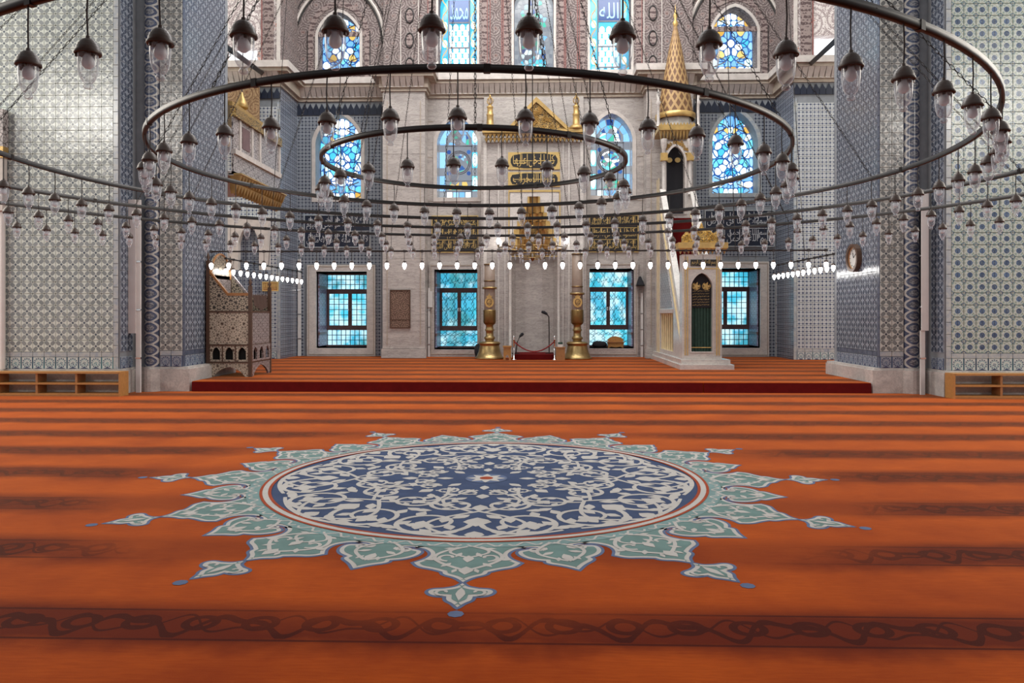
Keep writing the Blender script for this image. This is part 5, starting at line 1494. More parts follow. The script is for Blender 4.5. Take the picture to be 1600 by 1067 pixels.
for k in range(26):
    a = rn.uniform(kx0 + .06, kx1 - .06); t = (a - (ax0 + ax1) / 2) / ((ax1 - ax0) / 2 + .06)
    zlo = Z(230, 22.6) - .42 + .5 * arch_top(t, 1) if abs(t) < 1 else Z(238, 22.6)
    b = rn.uniform(min(zlo + .05, kz1 - .06), kz1 - .03)
    q.tube([(x_, ky0 - .015, z_) for x_, z_ in spiral(a, b, .05, rn.uniform(0, 6), 1.2, 1, 9)], .013, 4)
q.build('gilt_scrollwork', 'gold_b', mb0)
kc = empty_child('kiosk_cornice', mb0)
MB().box(kx0 - .12, kx1 + .12, ky0 - .14, ky1 + .1, Z(206, 22.6), Z(198, 22.6)).build('cornice_board', 'gold_b', kc)
n = 11
for i in range(n):
    d = (kx1 - kx0 + .2) / n; a = kx0 - .1 + i * d
    MB().add([(a, ky0 - .12, Z(206, 22.6)), (a + d, ky0 - .12, Z(206, 22.6)), (a + d, ky0, Z(206, 22.6)), (a, ky0, Z(206, 22.6)), (a + d / 2, ky0 - .07, Z(219, 22.6)), (a + d / 2, ky0, Z(221, 22.6))], [(0, 1, 4), (1, 2, 5, 4), (3, 0, 4, 5)]).build('muqarnas_cell', 'gold', kc)
    MB().prism_y([(a + d * .1, Z(198, 22.6)), (a + d * .9, Z(198, 22.6)), (a + d * .5, Z(194, 22.6))], ky0 - .13, ky0 - .10).build('crest_leaf', 'gold_b', kc)
kcx, kcy = (kx0 + kx1) / 2 + .05, (ky0 + ky1) / 2
zd0, zd1 = Z(198, 22.6), Z(182, 22.6)
MB().lathe([(.50, zd0), (.48, zd1)], 8, (kcx, kcy, 0)).build('drum', 'marble_w', mb0)
zc1 = Z(34, 22.6); Rb = .55
def mat_spire():
    m = Mat('gilded_lattice_cone'); p = m.objc()
    th = (p[1] - .0).atan2(p[0]); z = p[2]
    a = th * 7 / pi; b = z * 2.6
    d = (((a + b).fr() - .5).abs()).mx(((a - b).fr() - .5).abs())
    n = m.noise(m.P, 30, 2)
    m.bump(d, .4, .03)
    return m.fin(m.mix(d.lt(.33), m.mix(n, (.36, .22, .085), (.46, .30, .13)), (.15, .07, .03)), .55, .1)
M['spire'] = mat_spire()
M['ochre'] = mat_paint('ochre_painted_wall', (.30, .20, .11), (.16, .09, .05), (.40, .28, .16), (.22, .10, .05), .5)
sp_ = MB().lathe([(Rb, 0), (Rb * .97, .12), (Rb * .72, 1.0), (Rb * .36, 2.1), (.05, zc1 - zd1)], 24, (0, 0, 0))
so = link('spire', sp_.mesh('spire', 'spire', (0, 0, 0), True), mb0, Vector((kcx, kcy, zd1)) - ORG[mb0.name])
MB().lathe([(Rb + .02, 0), (Rb + .05, .05), (Rb + .04, .16), (Rb - .02, .18)], 24, (kcx, kcy, zd1 - .02)).build('spire_skirt', 'gold_b', mb0, True)
MB().lathe([(.05, 0), (.09, .1), (.03, .2), (.07, .32), (.02, .45), (0, .7)], 10, (kcx, kcy, zc1)).build('spire_finial', 'gold_b', mb0, True)
for s_ in (-1, 1):
    MB().lathe([(.07, 0), (.045, .06), (.045, .62), (.08, .70), (.03, .78), (.06, .9), (0, 1.1)], 8, (kcx + s_ * .58, ky0 + .05, zd0)).build('corner_pinnacle', 'marble_w', mb0, True)
# ------------------------------------------------------------------ preacher's chair
kb = empty('preacher_chair', (-6.58, 17.2, PT), 'raised wooden preacher chair with mother of pearl inlay beside left pier', 'chair')
cx0, cx1, cy0, cy1 = -7.10, -6.17, 16.6, 17.82
def zk(py): return Z(py, 16.6, 390)
z_l, z_a, z_b, z_r, z_t = zk(567), zk(539), zk(487), zk(459), zk(425)
for xk in (cx0, cx1):
    for yk in (cy0, cy1):
        top = z_t + (.25 if xk == cx0 else -.30)
        MB().box(xk - .035, xk + .035, yk - .035, yk + .035, PT, top).build('post', 'wood_d', kb)
        MB().lathe([(0, 0), (.03, 0), (.02, .03), (.04, .07), (.025, .12), (.0, .2)], 8, (xk, yk, top)).build('post_finial', 'wood_d', kb, True)
# arched aprons between the legs
wall_y(MB(), cx0 + .035, cx1 - .035, PT, z_l, cy0 - .01, cy0 + .03, [(cx0 + .10, cx1 - .10, PT - .01, z_l - .09, .26, 1)]).build('apron', 'pearl', kb)
ap = wall_y(MB(), cy0 + .035, cy1 - .035, PT, z_l, -.01, .03, [(cy0 + .14, cy1 - .14, PT - .01, z_l - .07, .24, 1)])
ap.v = [(cx1 + .01 - y, x, z) for x, y, z in ap.v]; ap.build('apron', 'pearl_y', kb)
# row of small arches
n = 3
wv = (cx1 - cx0 - .07) / n
wall_y(MB(), cx0 + .035, cx1 - .035, z_l + .03, z_a, cy0 - .015, cy0 + .03, [(cx0 + .035 + wv * i + .055, cx0 + .035 + wv * (i + 1) - .055, z_l + .07, z_a - .05, .12, 1) for i in range(n)]).build('arcade', 'pearl', kb)
wl_ = (cy1 - cy0 - .07) / 3
ar = wall_y(MB(), cy0 + .035, cy1 - .035, z_l + .03, z_a, -.015, .03, [(cy0 + .035 + wl_ * i + .08, cy0 + .035 + wl_ * (i + 1) - .08, z_l + .07, z_a - .05, .12, 1) for i in range(3)])
ar.v = [(cx1 + .015 - y, x, z) for x, y, z in ar.v]; ar.build('arcade', 'pearl_y', kb)
for i in range(4):
    xk = cx0 + .035 + wv * i
    MB().box(xk - .012, xk + .012, cy0 - .025, cy0, z_l + .03, z_a).build('arcade_stile', 'wood_d', kb)
MB().box(cx0 + .05, cx1 - .06, cy0 + .06, cy1 - .06, z_l + .04, z_a - .01).build('inner_box', 'void', kb)
for z in (z_l + .015, z_a, z_b): MB().box(cx0 - .02, cx1 + .02, cy0 - .03, cy1 + .03, z - .018, z + .018).build('rail', 'wood_d', kb)
MB().box(cx0 + .035, cx1 - .035, cy0 - .012, cy0 + .03, z_a + .018, z_b - .018).build('body_panel', 'pearl', kb)
MB().box(cx1 - .03, cx1 + .012, cy0 + .035, cy1 - .035, z_a + .018, z_b - .018).build('body_panel', 'pearl_y', kb)
MB().box(cx0 - .0, cx0 + .03, cy0 + .035, cy1 - .035, z_a + .018, z_t + .1).build('back_panel', 'pearl_y', kb)
# pierced side with sloping arm
xa = cx0 + .035; xb = X(357, 16.6); xc = cx1 - .035
for yk in (cy0, cy1):
    MB().prism_y([(xa, z_b + .02), (xc, z_b + .02), (xc, z_r - .03), (xb, z_r - .03), (xa, z_t - .02)], yk - .01, yk + .02).build('pierced_side', 'pierced', kb)
    MB().prism_y([(xc, z_r - .04), (xc, z_r + .02), (xb - .01, z_r + .02), (xa, z_t + .04), (xa, z_t - .03), (xb - .02, z_r - .04)], yk - .025, yk + .035).build('arm_rail', 'pearl_y' if yk == cy1 else 'wood_m', kb)
crest = arch_poly(cy0 + .04, cy1 - .10, z_t - .05, zk(394), .55, 14, 0)
MB().prism_x(crest, cx0 - .02, cx0 + .04).build('back_crest', 'pierced', kb)
MB().tube([(cx0 + .04, y, z) for y, z in crest[2:]], .025, 6).build('crest_moulding', 'wood_m', kb)
cl_ = MB(); n = 12
for i in range(n):
    a, b = cy0 + .15 + .85 * i / n, cy0 + .15 + .85 * (i + 1) / n
    d0, d1 = .03 * sin(i * 2.1), .03 * sin((i + 1) * 2.1)
    dr = lambda t: z_b + .03 + .10 * abs(2 * t - 1)
    cl_.add([(cx1 + .03 + d0, a, dr(i / n)), (cx1 + .03 + d1, b, dr((i + 1) / n)), (cx1 + d1 * .4, b, z_r - .02), (cx1 + d0 * .4, a, z_r - .02)], [(0, 1, 2, 3)])
MB().box(cx0 + .03, cx1 - .03, cy0 + .03, cy1 - .03, z_b - .05, z_b).build('seat', 'wood_d', kb)
cu = cl_.build('draped_cloth', 'brown_cloth', None, True)
tag(cu, 'brown cloth draped over the front of the preacher chair', 'cloth')
# ------------------------------------------------------------------ loggia on the left
lg = empty('trim_loggia', (-7.6, 19.6, 4.4), 'marble loggia with pierced screens and gilded muqarnas between pier and left corner', 'balcony', kind='structure')
LX, ly0, ly1 = -7.06, 17.92, 21.25
MB().box(-9.6, LX + .00, ly0, ly1, 4.85, 4.95).build('loggia_floor', 'plaster', lg)
MB().box(-9.6, LX - .03, ly0, ly1, 6.5, 6.6).build('loggia_roof', 'gold', lg)
MB().box(LX - .05, LX, ly0, ly1, 4.88, 5.36).build('pierced_parapet', 'lattice', lg)
MB().box(LX - .07, LX + .05, ly0, ly1, 5.36, 5.48).build('handrail', 'plaster', lg)
for a, b in ((ly0, ly0 + .35), (ly0 + .45, ly0 + 1.15), (ly0 + 1.25, ly0 + 1.7), (ly0 + 1.8, ly1 - .1)):
    MB().box(LX - .05, LX - .01, a, b, 5.48, 6.24).build('pierced_screen', 'lattice', lg)
MB().box(LX - .09, LX - .02, ly0 + .56, ly0 + 1.04, 5.6, 6.12).build('screen_window', 'void', lg)
MB().box(LX - .04, LX + .005, ly0 + .56, ly0 + 1.04, 5.6, 6.12).build('window_glass', 'frame', lg)
for a in (ly0 + .40, ly0 + 1.20, ly0 + 1.75, ly1 - .05): MB().box(LX - .06, LX + .02, a - .05, a + .05, 5.48, 6.3).build('screen_post', 'plaster', lg)
MB().box(LX - .08, LX + .06, ly0, ly1, 6.24, 6.46).build('crown_moulding', 'filigree', lg)
for r, (za, zb, pr) in enumerate(((4.66, 4.88, .16), (4.45, 4.66, .06))):
    n = 18; d = (ly1 - ly0) / n
    for i in range(n):
        a = ly0 + i * d
        MB().add([(LX + pr, a, zb), (LX + pr, a + d, zb), (LX - .1, a + d, zb), (LX - .1, a, zb), (LX + pr - .06, a + d / 2, za), (LX - .1, a + d / 2, za - .03)], [(0, 1, 4), (1, 2, 5, 4), (3, 0, 4, 5), (0, 3, 2, 1)]).build('muqarnas_cell', 'gold', lg)
MB().box(LX - .12, LX + .19, ly0, ly1, 4.87, 4.90).build('gilt_ledge', 'gold_b', lg)
bw = struct('wall_left_aisle', wall_y(MB(), -12, X(424, YC), PT, 4.5, YC - .3, YC - .05, [(X(378, YC), X(410, YC), 1.2, Z(352, YC), .6, 1)]), 'plaster', 'white wall under the loggia with a pointed tile niche')
MB().box(X(376, YC), X(412, YC), YC - .10, YC - .04, 1.2, Z(348, YC)).build('niche_tiling', 'dot_side_x', bw)
MB().box(-12, X(425, YC), YC - .32, YC - .01, PT, 2.9).build('dado_tiling', 'dot_side_x', bw)
MB().box(-11.5, X(405, 22.9), 22.85, 22.95, 6.6, ZC0).build('gilt_back_wall', 'ochre', bw)
q = empty('hanging_bell_lamp', (X(378, 20), 20.0, Z(165, 20)), 'small gilt lamp hanging inside the upper loggia', 'lamp')
MB().lathe([(0, .42), (.03, .40), (.05, .3), (.14, .12), (.17, .0), (.15, -.02), (0, .05)], 12, (X(378, 20), 20.0, Z(165, 20))).build('shade', 'gold', q, True)
MB().tube([(X(378, 20), 20, Z(165, 20) + .4), (X(378, 20) + .05, 20, 9.4)], .012, 5).build('cord', 'cord', q)
# small gilt sign left of the corner
inscription('wall_sign', X(411, 22.8), X(433, 22.8), Z(453, 22.8), Z(441, 22.8), 22.85, 'wood_m', 'script_gold', 'small gold lettered wooden sign on the tiles behind the preacher chair', [VERSES[3]], 'script_gold')
# iron tie beams across the side arms
for a, b, l in (((338, 62), (411, 115), 'left'), ((1318, 52), (1266, 100), 'right')):
    P0 = at(a[0], a[1], 17.6); P1 = at(b[0], b[1], YC - .02)
    o = empty('tie_beam', P1, 'dark iron tie beam running from the %s pier to the corner cornice' % l, 'beam', kind='structure')
    MB().tube([P0, P1], .085, 4).build('bar', 'iron', o)
    MB().tube([P1, (P1[0], P1[1] + .1, P1[2])], .13, 8).build('wall_plate', 'iron', o)
# ------------------------------------------------------------------ candlesticks
def candlestick(px, label, top_py):
    yk = 23.35; x = X(px, yk)
    o = empty('candlestick', (x, yk, PT), label, 'candlestick', 'giant brass candlesticks flanking the mihrab')
    L = lambda pr, nm, mt, n=20: MB().lathe([(r, z) for r, z in pr], n, (x, yk, PT)).build(nm, mt, o, True)
    L([(0, 0), (.44, 0), (.45, .04), (.40, .08), (.34, .22), (.30, .40), (.30, .44), (.33, .46), (.33, .50), (.28, .53), (.14, .54)], 'bell_base', 'brass', 24)
    L([(.14, .53), (.13, .58), (.17, .62), (.17, .66), (.12, .70), (.115, .84), (.15, .88), (.12, .92), (.11, 1.02), (.16, 1.06)], 'stem', 'brass')
    L([(.10, 1.05), (.17, 1.07), (.19, 1.12), (.19, 1.46), (.185, 1.50), (.12, 1.50)], 'candle_socket', 'brass_d')
    tz = Z(top_py, yk) - PT
    L([(.17, 1.48), (.175, 1.6), (.165, 2.2), (.16, tz), (0, tz + .01)], 'candle', 'wax')
    zc = Z(450 if px < 800 else 459, yk) - PT
    L([(.165, zc - .03), (.22, zc - .03), (.23, zc), (.22, zc + .03), (.165, zc + .03)], 'collar', 'brass')
    L([(.168, zc + .20), (.178, zc + .20), (.178, zc + .23), (.168, zc + .23)], 'band', 'brass_d')
    L([(.166, tz - .04), (.176, tz - .04), (.176, tz - .01), (.166, tz - .01)], 'band', 'brass_d')
    zm = Z(471, yk) 
    tear = [(.0, -.19), (.09, -.15), (.14, -.05), (.12, .06), (.06, .12), (.10, .17), (.045, .16), (0, .24)]
    pts = tear + [(-a, b) for a, b in reversed(tear[1:-1])]
    md = MB().prism_y([(x + a, zm + b) for a, b in pts], yk - .20, yk - .15).build('teardrop_badge', 'gold_b', o)
    MB().tube([(x + a * .75, yk - .205, zm - .02 + b * .75) for a, b in ell(0, 0, .10, .12, 14)], .008, 4, True).build('badge_script', 'wood_d', md)
    text_mesh(md, VERSES[3][:4], x, yk - .206, zm - .08, .13, .11, 'wood_d')
    return o
candlestick(765, 'giant brass candlestick with brown candle left of the mihrab niche', 412)
candlestick(902, 'giant brass candlestick with brown candle right of the mihrab niche', 396)
# ------------------------------------------------------------------ things in front of the niche
rug = MB().box(X(803, 23.0), X(866, 23.0), 22.95, YM + .3, PT, PT + .16)
tag(rug.build('red_dais', 'riser'), 'dark red carpeted step in front of the niche', 'step')
for px, l in ((803, 'left'), (866.5, 'right')):
    yk = 22.85; x = X(px, yk)
    o = empty('barrier_post', (x, yk, PT), 'slim chrome barrier post at the %s end of the red rope' % l, 'post', 'rope barrier posts')
    MB().lathe([(0, 0), (.085, 0), (.085, .02), (.02, .04), (.02, .58), (.035, .60), (.035, .63), (.0, .66)], 10, (x, yk, PT)).build('pole', 'chrome', o, True)
    MB().lathe([(0, 0), (.03, .01), (.035, .04), (0, .08)], 8, (x, yk, PT + .64)).build('knob', 'chrome', o, True)
xa, xb = X(803, 22.85), X(866.5, 22.85)
q = [(xa + (xb - xa) * t, 22.85, PT + .56 - .34 * 4 * t * (1 - t) * .9) for t in (i / 16 for i in range(17))]
tag(MB().tube(q, .022, 6).build('barrier_rope', 'rope'), 'red rope sagging between the two chrome posts', 'rope')
def mic(name, pts, head, r, label):
    o = empty(name, pts[0], label, 'microphone')
    MB().tube(pts, r, 6).build('stand', 'iron', o)
    MB().tube(head, [.03, .05, .035], 8).build('head', 'black', o)
    MB().lathe([(0, 0), (.13, 0), (.13, .02), (.02, .03)], 12, pts[0]).build('base', 'iron', o)
    return o
def P(px, py, Y): return at(px, py, Y)
mic('microphone_stand', [(X(858, 23.6), 23.6, PT + .16), P(858, 515, 23.6), P(857.5, 495, 23.6), P(854, 490, 23.6)], [P(855, 491, 23.6), P(850, 488, 23.6), P(846, 487, 23.6)], .018, 'tall microphone on a thin black stand in the niche')
mic('microphone_stand', [(X(806, 23.4), 23.4, PT + .16), P(808, 535, 23.4), P(812, 526, 23.4)], [P(812, 526, 23.4), P(816, 522, 23.4), P(818, 521, 23.4)], .018, 'short slanted microphone stand near the left rope post')
# wooden stool, brown box, tissue box
yk = 22.9; x0, x1 = XX(787, 798.5, yk)
o = empty('wooden_stool', ((x0 + x1) / 2, yk, PT), 'small honey wooden stool right of the left candlestick', 'stool')
for xk in (x0, x1 - .03):
    ap = wall_y(MB(), yk - .14, yk + .14, PT, PT + .38, 0, .03, [(yk - .07, yk + .07, PT - .01, PT + .16, .1, 1)])
    ap.v = [(xk + y, x_, z_) for x_, y, z_ in ap.v]; ap.build('side_panel', 'wood', o)
MB().box(x0 - .02, x1 + .02, yk - .16, yk + .16, PT + .38, PT + .42).build('seat', 'wood', o)
wall_y(MB(), x0 + .03, x1 - .03, PT, PT + .38, yk - .13, yk - .11, [(x0 + .06, x1 - .06, PT - .01, PT + .16, .08, 1)]).build('front_panel', 'wood', o)
x0, x1 = XX(868.5, 882.5, yk)
o = empty('wooden_box', ((x0 + x1) / 2, yk, PT), 'low brown wooden box beside the right candlestick', 'box')
MB().box(x0, x1, yk - .14, yk + .14, PT, PT + .36).build('body', 'wood_m', o)
MB().box(x0 - .015, x1 + .015, yk - .155, yk + .155, PT + .36, PT + .39).build('lid', 'wood_m', o)
o = empty('tissue_box', (X(875, yk), yk, PT + .39), 'white tissue box with green top standing on the brown box', 'box')
MB().box(X(872, yk), X(879, yk), yk - .06, yk + .06, PT + .39, PT + .47).build('carton', 'pvc', o)
MB().box(X(872, yk) + .0, X(879, yk), yk - .062, yk + .062, PT + .47, PT + .53).build('top', 'green', o)
# bag and folded cloth
def blob(name, mat, label, c, rx, ry, rz, cat, sd):
    rn = random.Random(sd); mb = MB(); n, m = 12, 7; vs = []
    for j in range(m + 1):
        b = pi * j / m
        for i in range(n):
            a = 2 * pi * i / n; k = 1 + .10 * sin(3 * a + sd) + rn.uniform(-.05, .05)
            vs.append((c[0] + rx * k * sin(b) ** .7 * cos(a), c[1] + ry * k * sin(b) ** .7 * sin(a), c[2] + max(0, rz * (1 - cos(b)) * (1 + .12 * cos(2 * a)))))
    fs = [(j * n + i, j * n + (i + 1) % n, (j + 1) * n + (i + 1) % n, (j + 1) * n + i) for j in range(m) for i in range(n)]
    mb.add(vs, fs)
    return tag(mb.build(name, mat, None, True), label, cat)
blob('shoulder_bag', 'black', 'black bag leaning on the wall left of the left candlestick', (X(747.5, 23.85), 23.85, PT), .14, .16, .20, 'bag', 1)
blob('folded_cloth', 'black', 'crumpled black cloth on the sill of the right mihrab window', (X(936, YB + .2), YB + .24, lowMR[2]), .24, .16, .10, 'cloth', 2)
for px, y_, nm, lab, rz in ((761 - 14, 23.15, 'white_towel', 'pale folded paper at the foot of the left candlestick', .05), (919, 23.2, 'white_towel', 'pale folded cloth at the foot of the right candlestick', .07)):
    pass
# reading stand in the window
x0, x1 = XX(949, 975, YB + .25); zb = lowMR[2]; yk = YB + .25
o = empty('reading_stand', ((x0 + x1) / 2, yk, zb), 'honey wooden reading stand on the sill of the right mihrab window', 'stand')
w_ = x1 - x0; hz = .34
prof = [(.12, 0), (.24, .08), (.5, .0), (.76, .08), (.88, 0), (.94, .16), (1.0, .34), (.92, .60), (1.0, .68), (.80, .95), (.5, 1.05), (.20, .95), (0, .68), (.08, .60), (0, .34), (.06, .16)]
MB().prism_y([(x0 + a * w_, zb + .02 + b * hz) for a, b in prof], yk - .03, yk).build('front_board', 'wood', o)
MB().prism_y([(x0 + a * w_, zb + .02 + b * hz) for a, b in prof], yk + .14, yk + .17).build('rear_board', 'wood', o)
MB().box(x0 - .02, x1 + .02, yk - .06, yk + .20, zb + .52 * hz, zb + .60 * hz).build('book_rest', 'wood_m', o)
for xk in (x0 + .02, x1 - .06): MB().box(xk, xk + .04, yk - .02, yk + .16, zb, zb + .1).build('foot', 'wood', o)
# framed panel on the pilaster
x0, x1 = XX(611, 640, YP); z0, z1 = Z(511, YP), Z(454, YP)
o = empty('framed_textile', ((x0 + x1) / 2, YP, z0), 'tall framed brown patterned panel on the left marble pilaster', 'picture')
MB().box(x0, x1, YP - .03, YP - .01, z0, z1).build('panel', 'plaque', o)
s = MB(); arch_band(s, [(x0, z0), (x1, z0), (x1, z1), (x0, z1)], [(x0 - .03, z0 - .03), (x1 + .03, z0 - .03), (x1 + .03, z1 + .03), (x0 - .03, z1 + .03)], YP - .05, YP); s.build('frame', 'wood_d', o)
MB().box(x0, x1, YP - .04, YP - .03, z0 + .22, z0 + .24).build('cross_line', 'wood_d', o)
# loudspeaker and conduits
def conduit(px0, px1, py0, py1, Y, label, box=None, zb=PT, off=.0):
    x0, x1 = XX(px0, px1, Y)
    o = empty('conduit', ((x0 + x1) / 2, Y, zb), label, 'conduit', 'white cable conduits')
    MB().box(x0, x1, Y - .05, Y, zb, Z(py0, Y)).build('channel', 'pvc', o)
    if box:
        a, b = XX(box[0], box[1], Y)
        MB().box(a, b, Y - .08, Y, Z(box[3], Y), Z(box[2], Y)).build('wide_channel', 'pvc', o)
    for k in range(3):
        zz = zb + (Z(py0, Y) - zb) * (k + .7) / 4
        MB().box(x0 - .012, x1 + .012, Y - .06, Y, zz, zz + .03).build('clip', 'chrome', o)
    return o
conduit(214, 221, 310, 612, 15.28, 'white cable conduit running down the corner of the left pier', (203.5, 215, 310, 521), 0)
conduit(1437, 1443.5, 300, 612, 15.28, 'white cable conduit running down the corner of the right pier', (1437, 1448, 300, 516), 0)
conduit(466, 470.5, 404, 556, YW - .02, 'thin white conduit left of the leftmost lower window')
conduit(669, 672, 450, 557, YB - .08, 'thin white conduit with box left of the second window', (669, 676, 455, 480))
conduit(1001, 1004.5, 458, 557, YB - .08, 'thin white conduit below the black loudspeaker')
conduit(1212, 1215, 440, 556, YW - .02, 'thin white conduit right of the rightmost lower window')
x = X(1000, YB - .12); z = Z(447, YB)
o = empty('loudspeaker', (x, YB - .2, z), 'small black horn loudspeaker right of the reading stand window', 'loudspeaker')
MB().hexa([(x - .13, YB - .30, z), (x + .13, YB - .30, z), (x + .13, YB - .08, z), (x - .13, YB - .08, z), (x - .03, YB - .14, z + .30), (x + .03, YB - .14, z + .30), (x + .03, YB - .08, z + .30), (x - .03, YB - .08, z + .30)]).build('horn', 'black', o)
MB().box(x - .14, x + .14, YB - .31, YB - .29, z - .01, z + .03).build('rim', 'iron', o)
MB().box(x - .02, x + .02, YB - .1, YB, z + .1, z + .16).build('bracket', 'iron', o)
# wall clock on the right pier
cx = IXR - .014; _u = (1337.5 - CX) / F; cy = cx * (_c + _u * _s) / (_u * _c - _s); cz = Z(404, cy)
o = empty('wall_clock', (cx, cy, cz - .3), 'round white wall clock in dark wooden case on right pier', 'clock')
def disc_x(r0, r1, x0, x1, nm, mt, par, n=28):
    mb = MB(); vs = []
    pr = [(r0, x1), (r1, x1), (r1, x0), (r0, x0)]
    for r, xx_ in pr: vs += [(xx_, cy + r * cos(2 * pi * i / n), cz + r * sin(2 * pi * i / n)) for i in range(n)]
    fs = [(j * n + i, j * n + (i + 1) % n, ((j + 1) % 4) * n + (i + 1) % n, ((j + 1) % 4) * n + i) for j in range(4) for i in range(n)]
    return mb.add(vs, fs).build(nm, mt, par)
disc_x(.235, .30, cx, cx - .10, 'case', 'wood_d', o)
disc_x(.225, .245, cx - .02, cx - .07, 'bezel', 'wood_m', o)
MB().add([(cx - .045, cy + .235 * cos(2 * pi * i / 28), cz + .235 * sin(2 * pi * i / 28)) for i in range(28)], [tuple(range(28))]).build('dial', 'face', o)
for k in range(12):
    a = k * pi / 6
    MB().tube([(cx - .05, cy + .17 * cos(a), cz + .17 * sin(a)), (cx - .05, cy + .20 * cos(a), cz + .20 * sin(a))], .007, 4).build('hour_mark', 'black', o)
for a, l in ((1.9, .12), (.6, .17)): MB().tube([(cx - .055, cy, cz), (cx - .055, cy - l * cos(a), cz + l * sin(a))], .007, 4).build('clock_hand', 'black', o)
# low wooden shoe shelves
def shelf(side, xa, xb, divs, label):
    y0, y1, h = 14.50, 14.80, .47
    o = empty('shoe_shelf', ((xa + xb) / 2, (y0 + y1) / 2, 0), label, 'shelf', 'low shoe shelves against the piers')
    for z, nm in ((.02, 'bottom_board'), (.225, 'middle_board'), (h - .035, 'top_board')): MB().box(xa + .03, xb - .03, y0 + (.01 if nm != 'top_board' else 0), y1, z, z + .035).build(nm, 'wood', o)
    MB().box(xa, xa + .035, y0, y1, 0, h).build('end_panel', 'wood', o); MB().box(xb - .035, xb, y0, y1, 0, h).build('end_panel', 'wood', o)
    for px in divs:
        xd = X(px, y0)
        MB().box(xd - .02, xd + .02, y0 + .02, y1, .055, .225).build('divider', 'wood_m', o); MB().box(xd - .02, xd + .02, y0 + .02, y1, .26, h - .035).build('divider', 'wood_m', o)
    MB().box(xa + .03, xb - .03, y0 + .01, y0 + .03, .0, .022).build('kick_board', 'wood_m', o)
    return o
shelf('left', X(-60, 14.5), X(188, 14.5), (-4, 56, 118), 'low honey wooden shoe shelf under the left tiled pier')
shelf('right', X(1490, 14.5), X(1680, 14.5), (1566, 1640), 'low honey wooden shoe shelf under the right tiled pier')
# marble post at the far left edge
o = empty('corner_post', (X(2, 14.6), 14.7, 0), 'slim white pole at the left edge of the picture', 'pole')
MB().lathe([(.05, 0), (.05, 3.2), (.055, 3.3)], 10, (X(3, 14.8), 14.82, .5)).build('pole', 'pvc', o, True)
MB().box(X(-30, 14.8), X(10, 14.8), 14.70, 14.86, Z(243, 14.8), Z(225, 14.8)).build('gilt_band', 'gold', o)
MB().box(X(-30, 14.8), X(10, 14.8), 14.70, 14.86, Z(225, 14.8), Z(166, 14.8)).build('carved_parapet', 'lattice', o)
MB().box(X(-30, 14.8), X(8, 14.8), 14.72, 14.86, 3.6, Z(243, 14.8)).build('painted_beam', 'plaster', o)
# ------------------------------------------------------------------ crystal chandelier before the mihrab
yc_ = 21.5; xc_ = X(832, yc_); zc_ = Z(385, yc_)
o = empty('crystal_chandelier', (xc_, yc_, zc_ - .45), 'wide crystal chandelier hanging before the mihrab niche', 'chandelier')
M['crystal'] = M['glass']
MB().tube([(xc_, yc_, zc_ + .6), (xc_, yc_, 13.5)], .015, 5).build('suspension_rod', 'iron', o)
MB().lathe([(0, -.42), (.05, -.38), (.09, -.25), (.04, -.15), (.12, 0), (.06, .1), (.05, .35), (.10, .45), (.03, .6)], 10, (xc_, yc_, zc_)).build('stem', 'brass_d', o, True)
for r, z, n in ((.95, -.05, 20), (.62, -.22, 14), (.35, -.34, 9), (.55, .25, 10)):
    MB().tube([(xc_ + r * cos(2 * pi * i / 24), yc_ + r * sin(2 * pi * i / 24), zc_ + z) for i in range(24)], .014, 4, True).build('ring', 'brass_d', o)
    dm = MB(); dm.add([(0, 0, 0), (.028, 0, -.07), (0, .028, -.07), (-.028, 0, -.07), (0, -.028, -.07), (0, 0, -.16)], [(0, 1, 2), (0, 2, 3), (0, 3, 4), (0, 4, 1), (5, 2, 1), (5, 3, 2), (5, 4, 3), (5, 1, 4)])
    me = dm.mesh('crystal_drop', 'crystal')
    for i in range(n):
        a = 2 * pi * (i + .5) / n
        link('crystal_drop', me, o, Vector((xc_ + r * cos(a), yc_ + r * sin(a), zc_ + z)) - ORG[o.name])
for i in range(8):
    a = 2 * pi * i / 8
    q = [(xc_ + r * cos(a), yc_ + r * sin(a), zc_ + z) for r, z in ((.06, 0), (.3, -.12), (.6, -.10), (.95, -.05), (.97, .04))]
    MB().tube(q, .014, 4).build('arm', 'brass_d', o)
    MB().lathe([(0, 0), (.05, .02), (.055, .06), (.03, .12), (.045, .16)], 8, (xc_ + .97 * cos(a), yc_ + .97 * sin(a), zc_ + .04)).build('glass_cup', 'glass', o, True)
for px in (779, 884):                                  # wall lamps either side of the niche
    yk = YM - .3; z = Z(381, yk)
    l = empty('wall_lamp', (X(px, yk), yk, z), 'small lit wall lamp on the marble %s of the niche' % ('left' if px < 800 else 'right'), 'lamp', 'lit wall lamps beside the niche')
    MB().lathe([(0, 0), (.05, .02), (.07, .10), (.05, .17), (0, .19)], 10, (X(px, yk), yk, z)).build('bulb', 'lit', l, True)
    MB().tube([(X(px, yk), yk, z), (X(px, yk), yk + .1, z - .06), (X(px, yk), YM, z - .06)], .012, 5).build('bracket', 'brass_d', l)
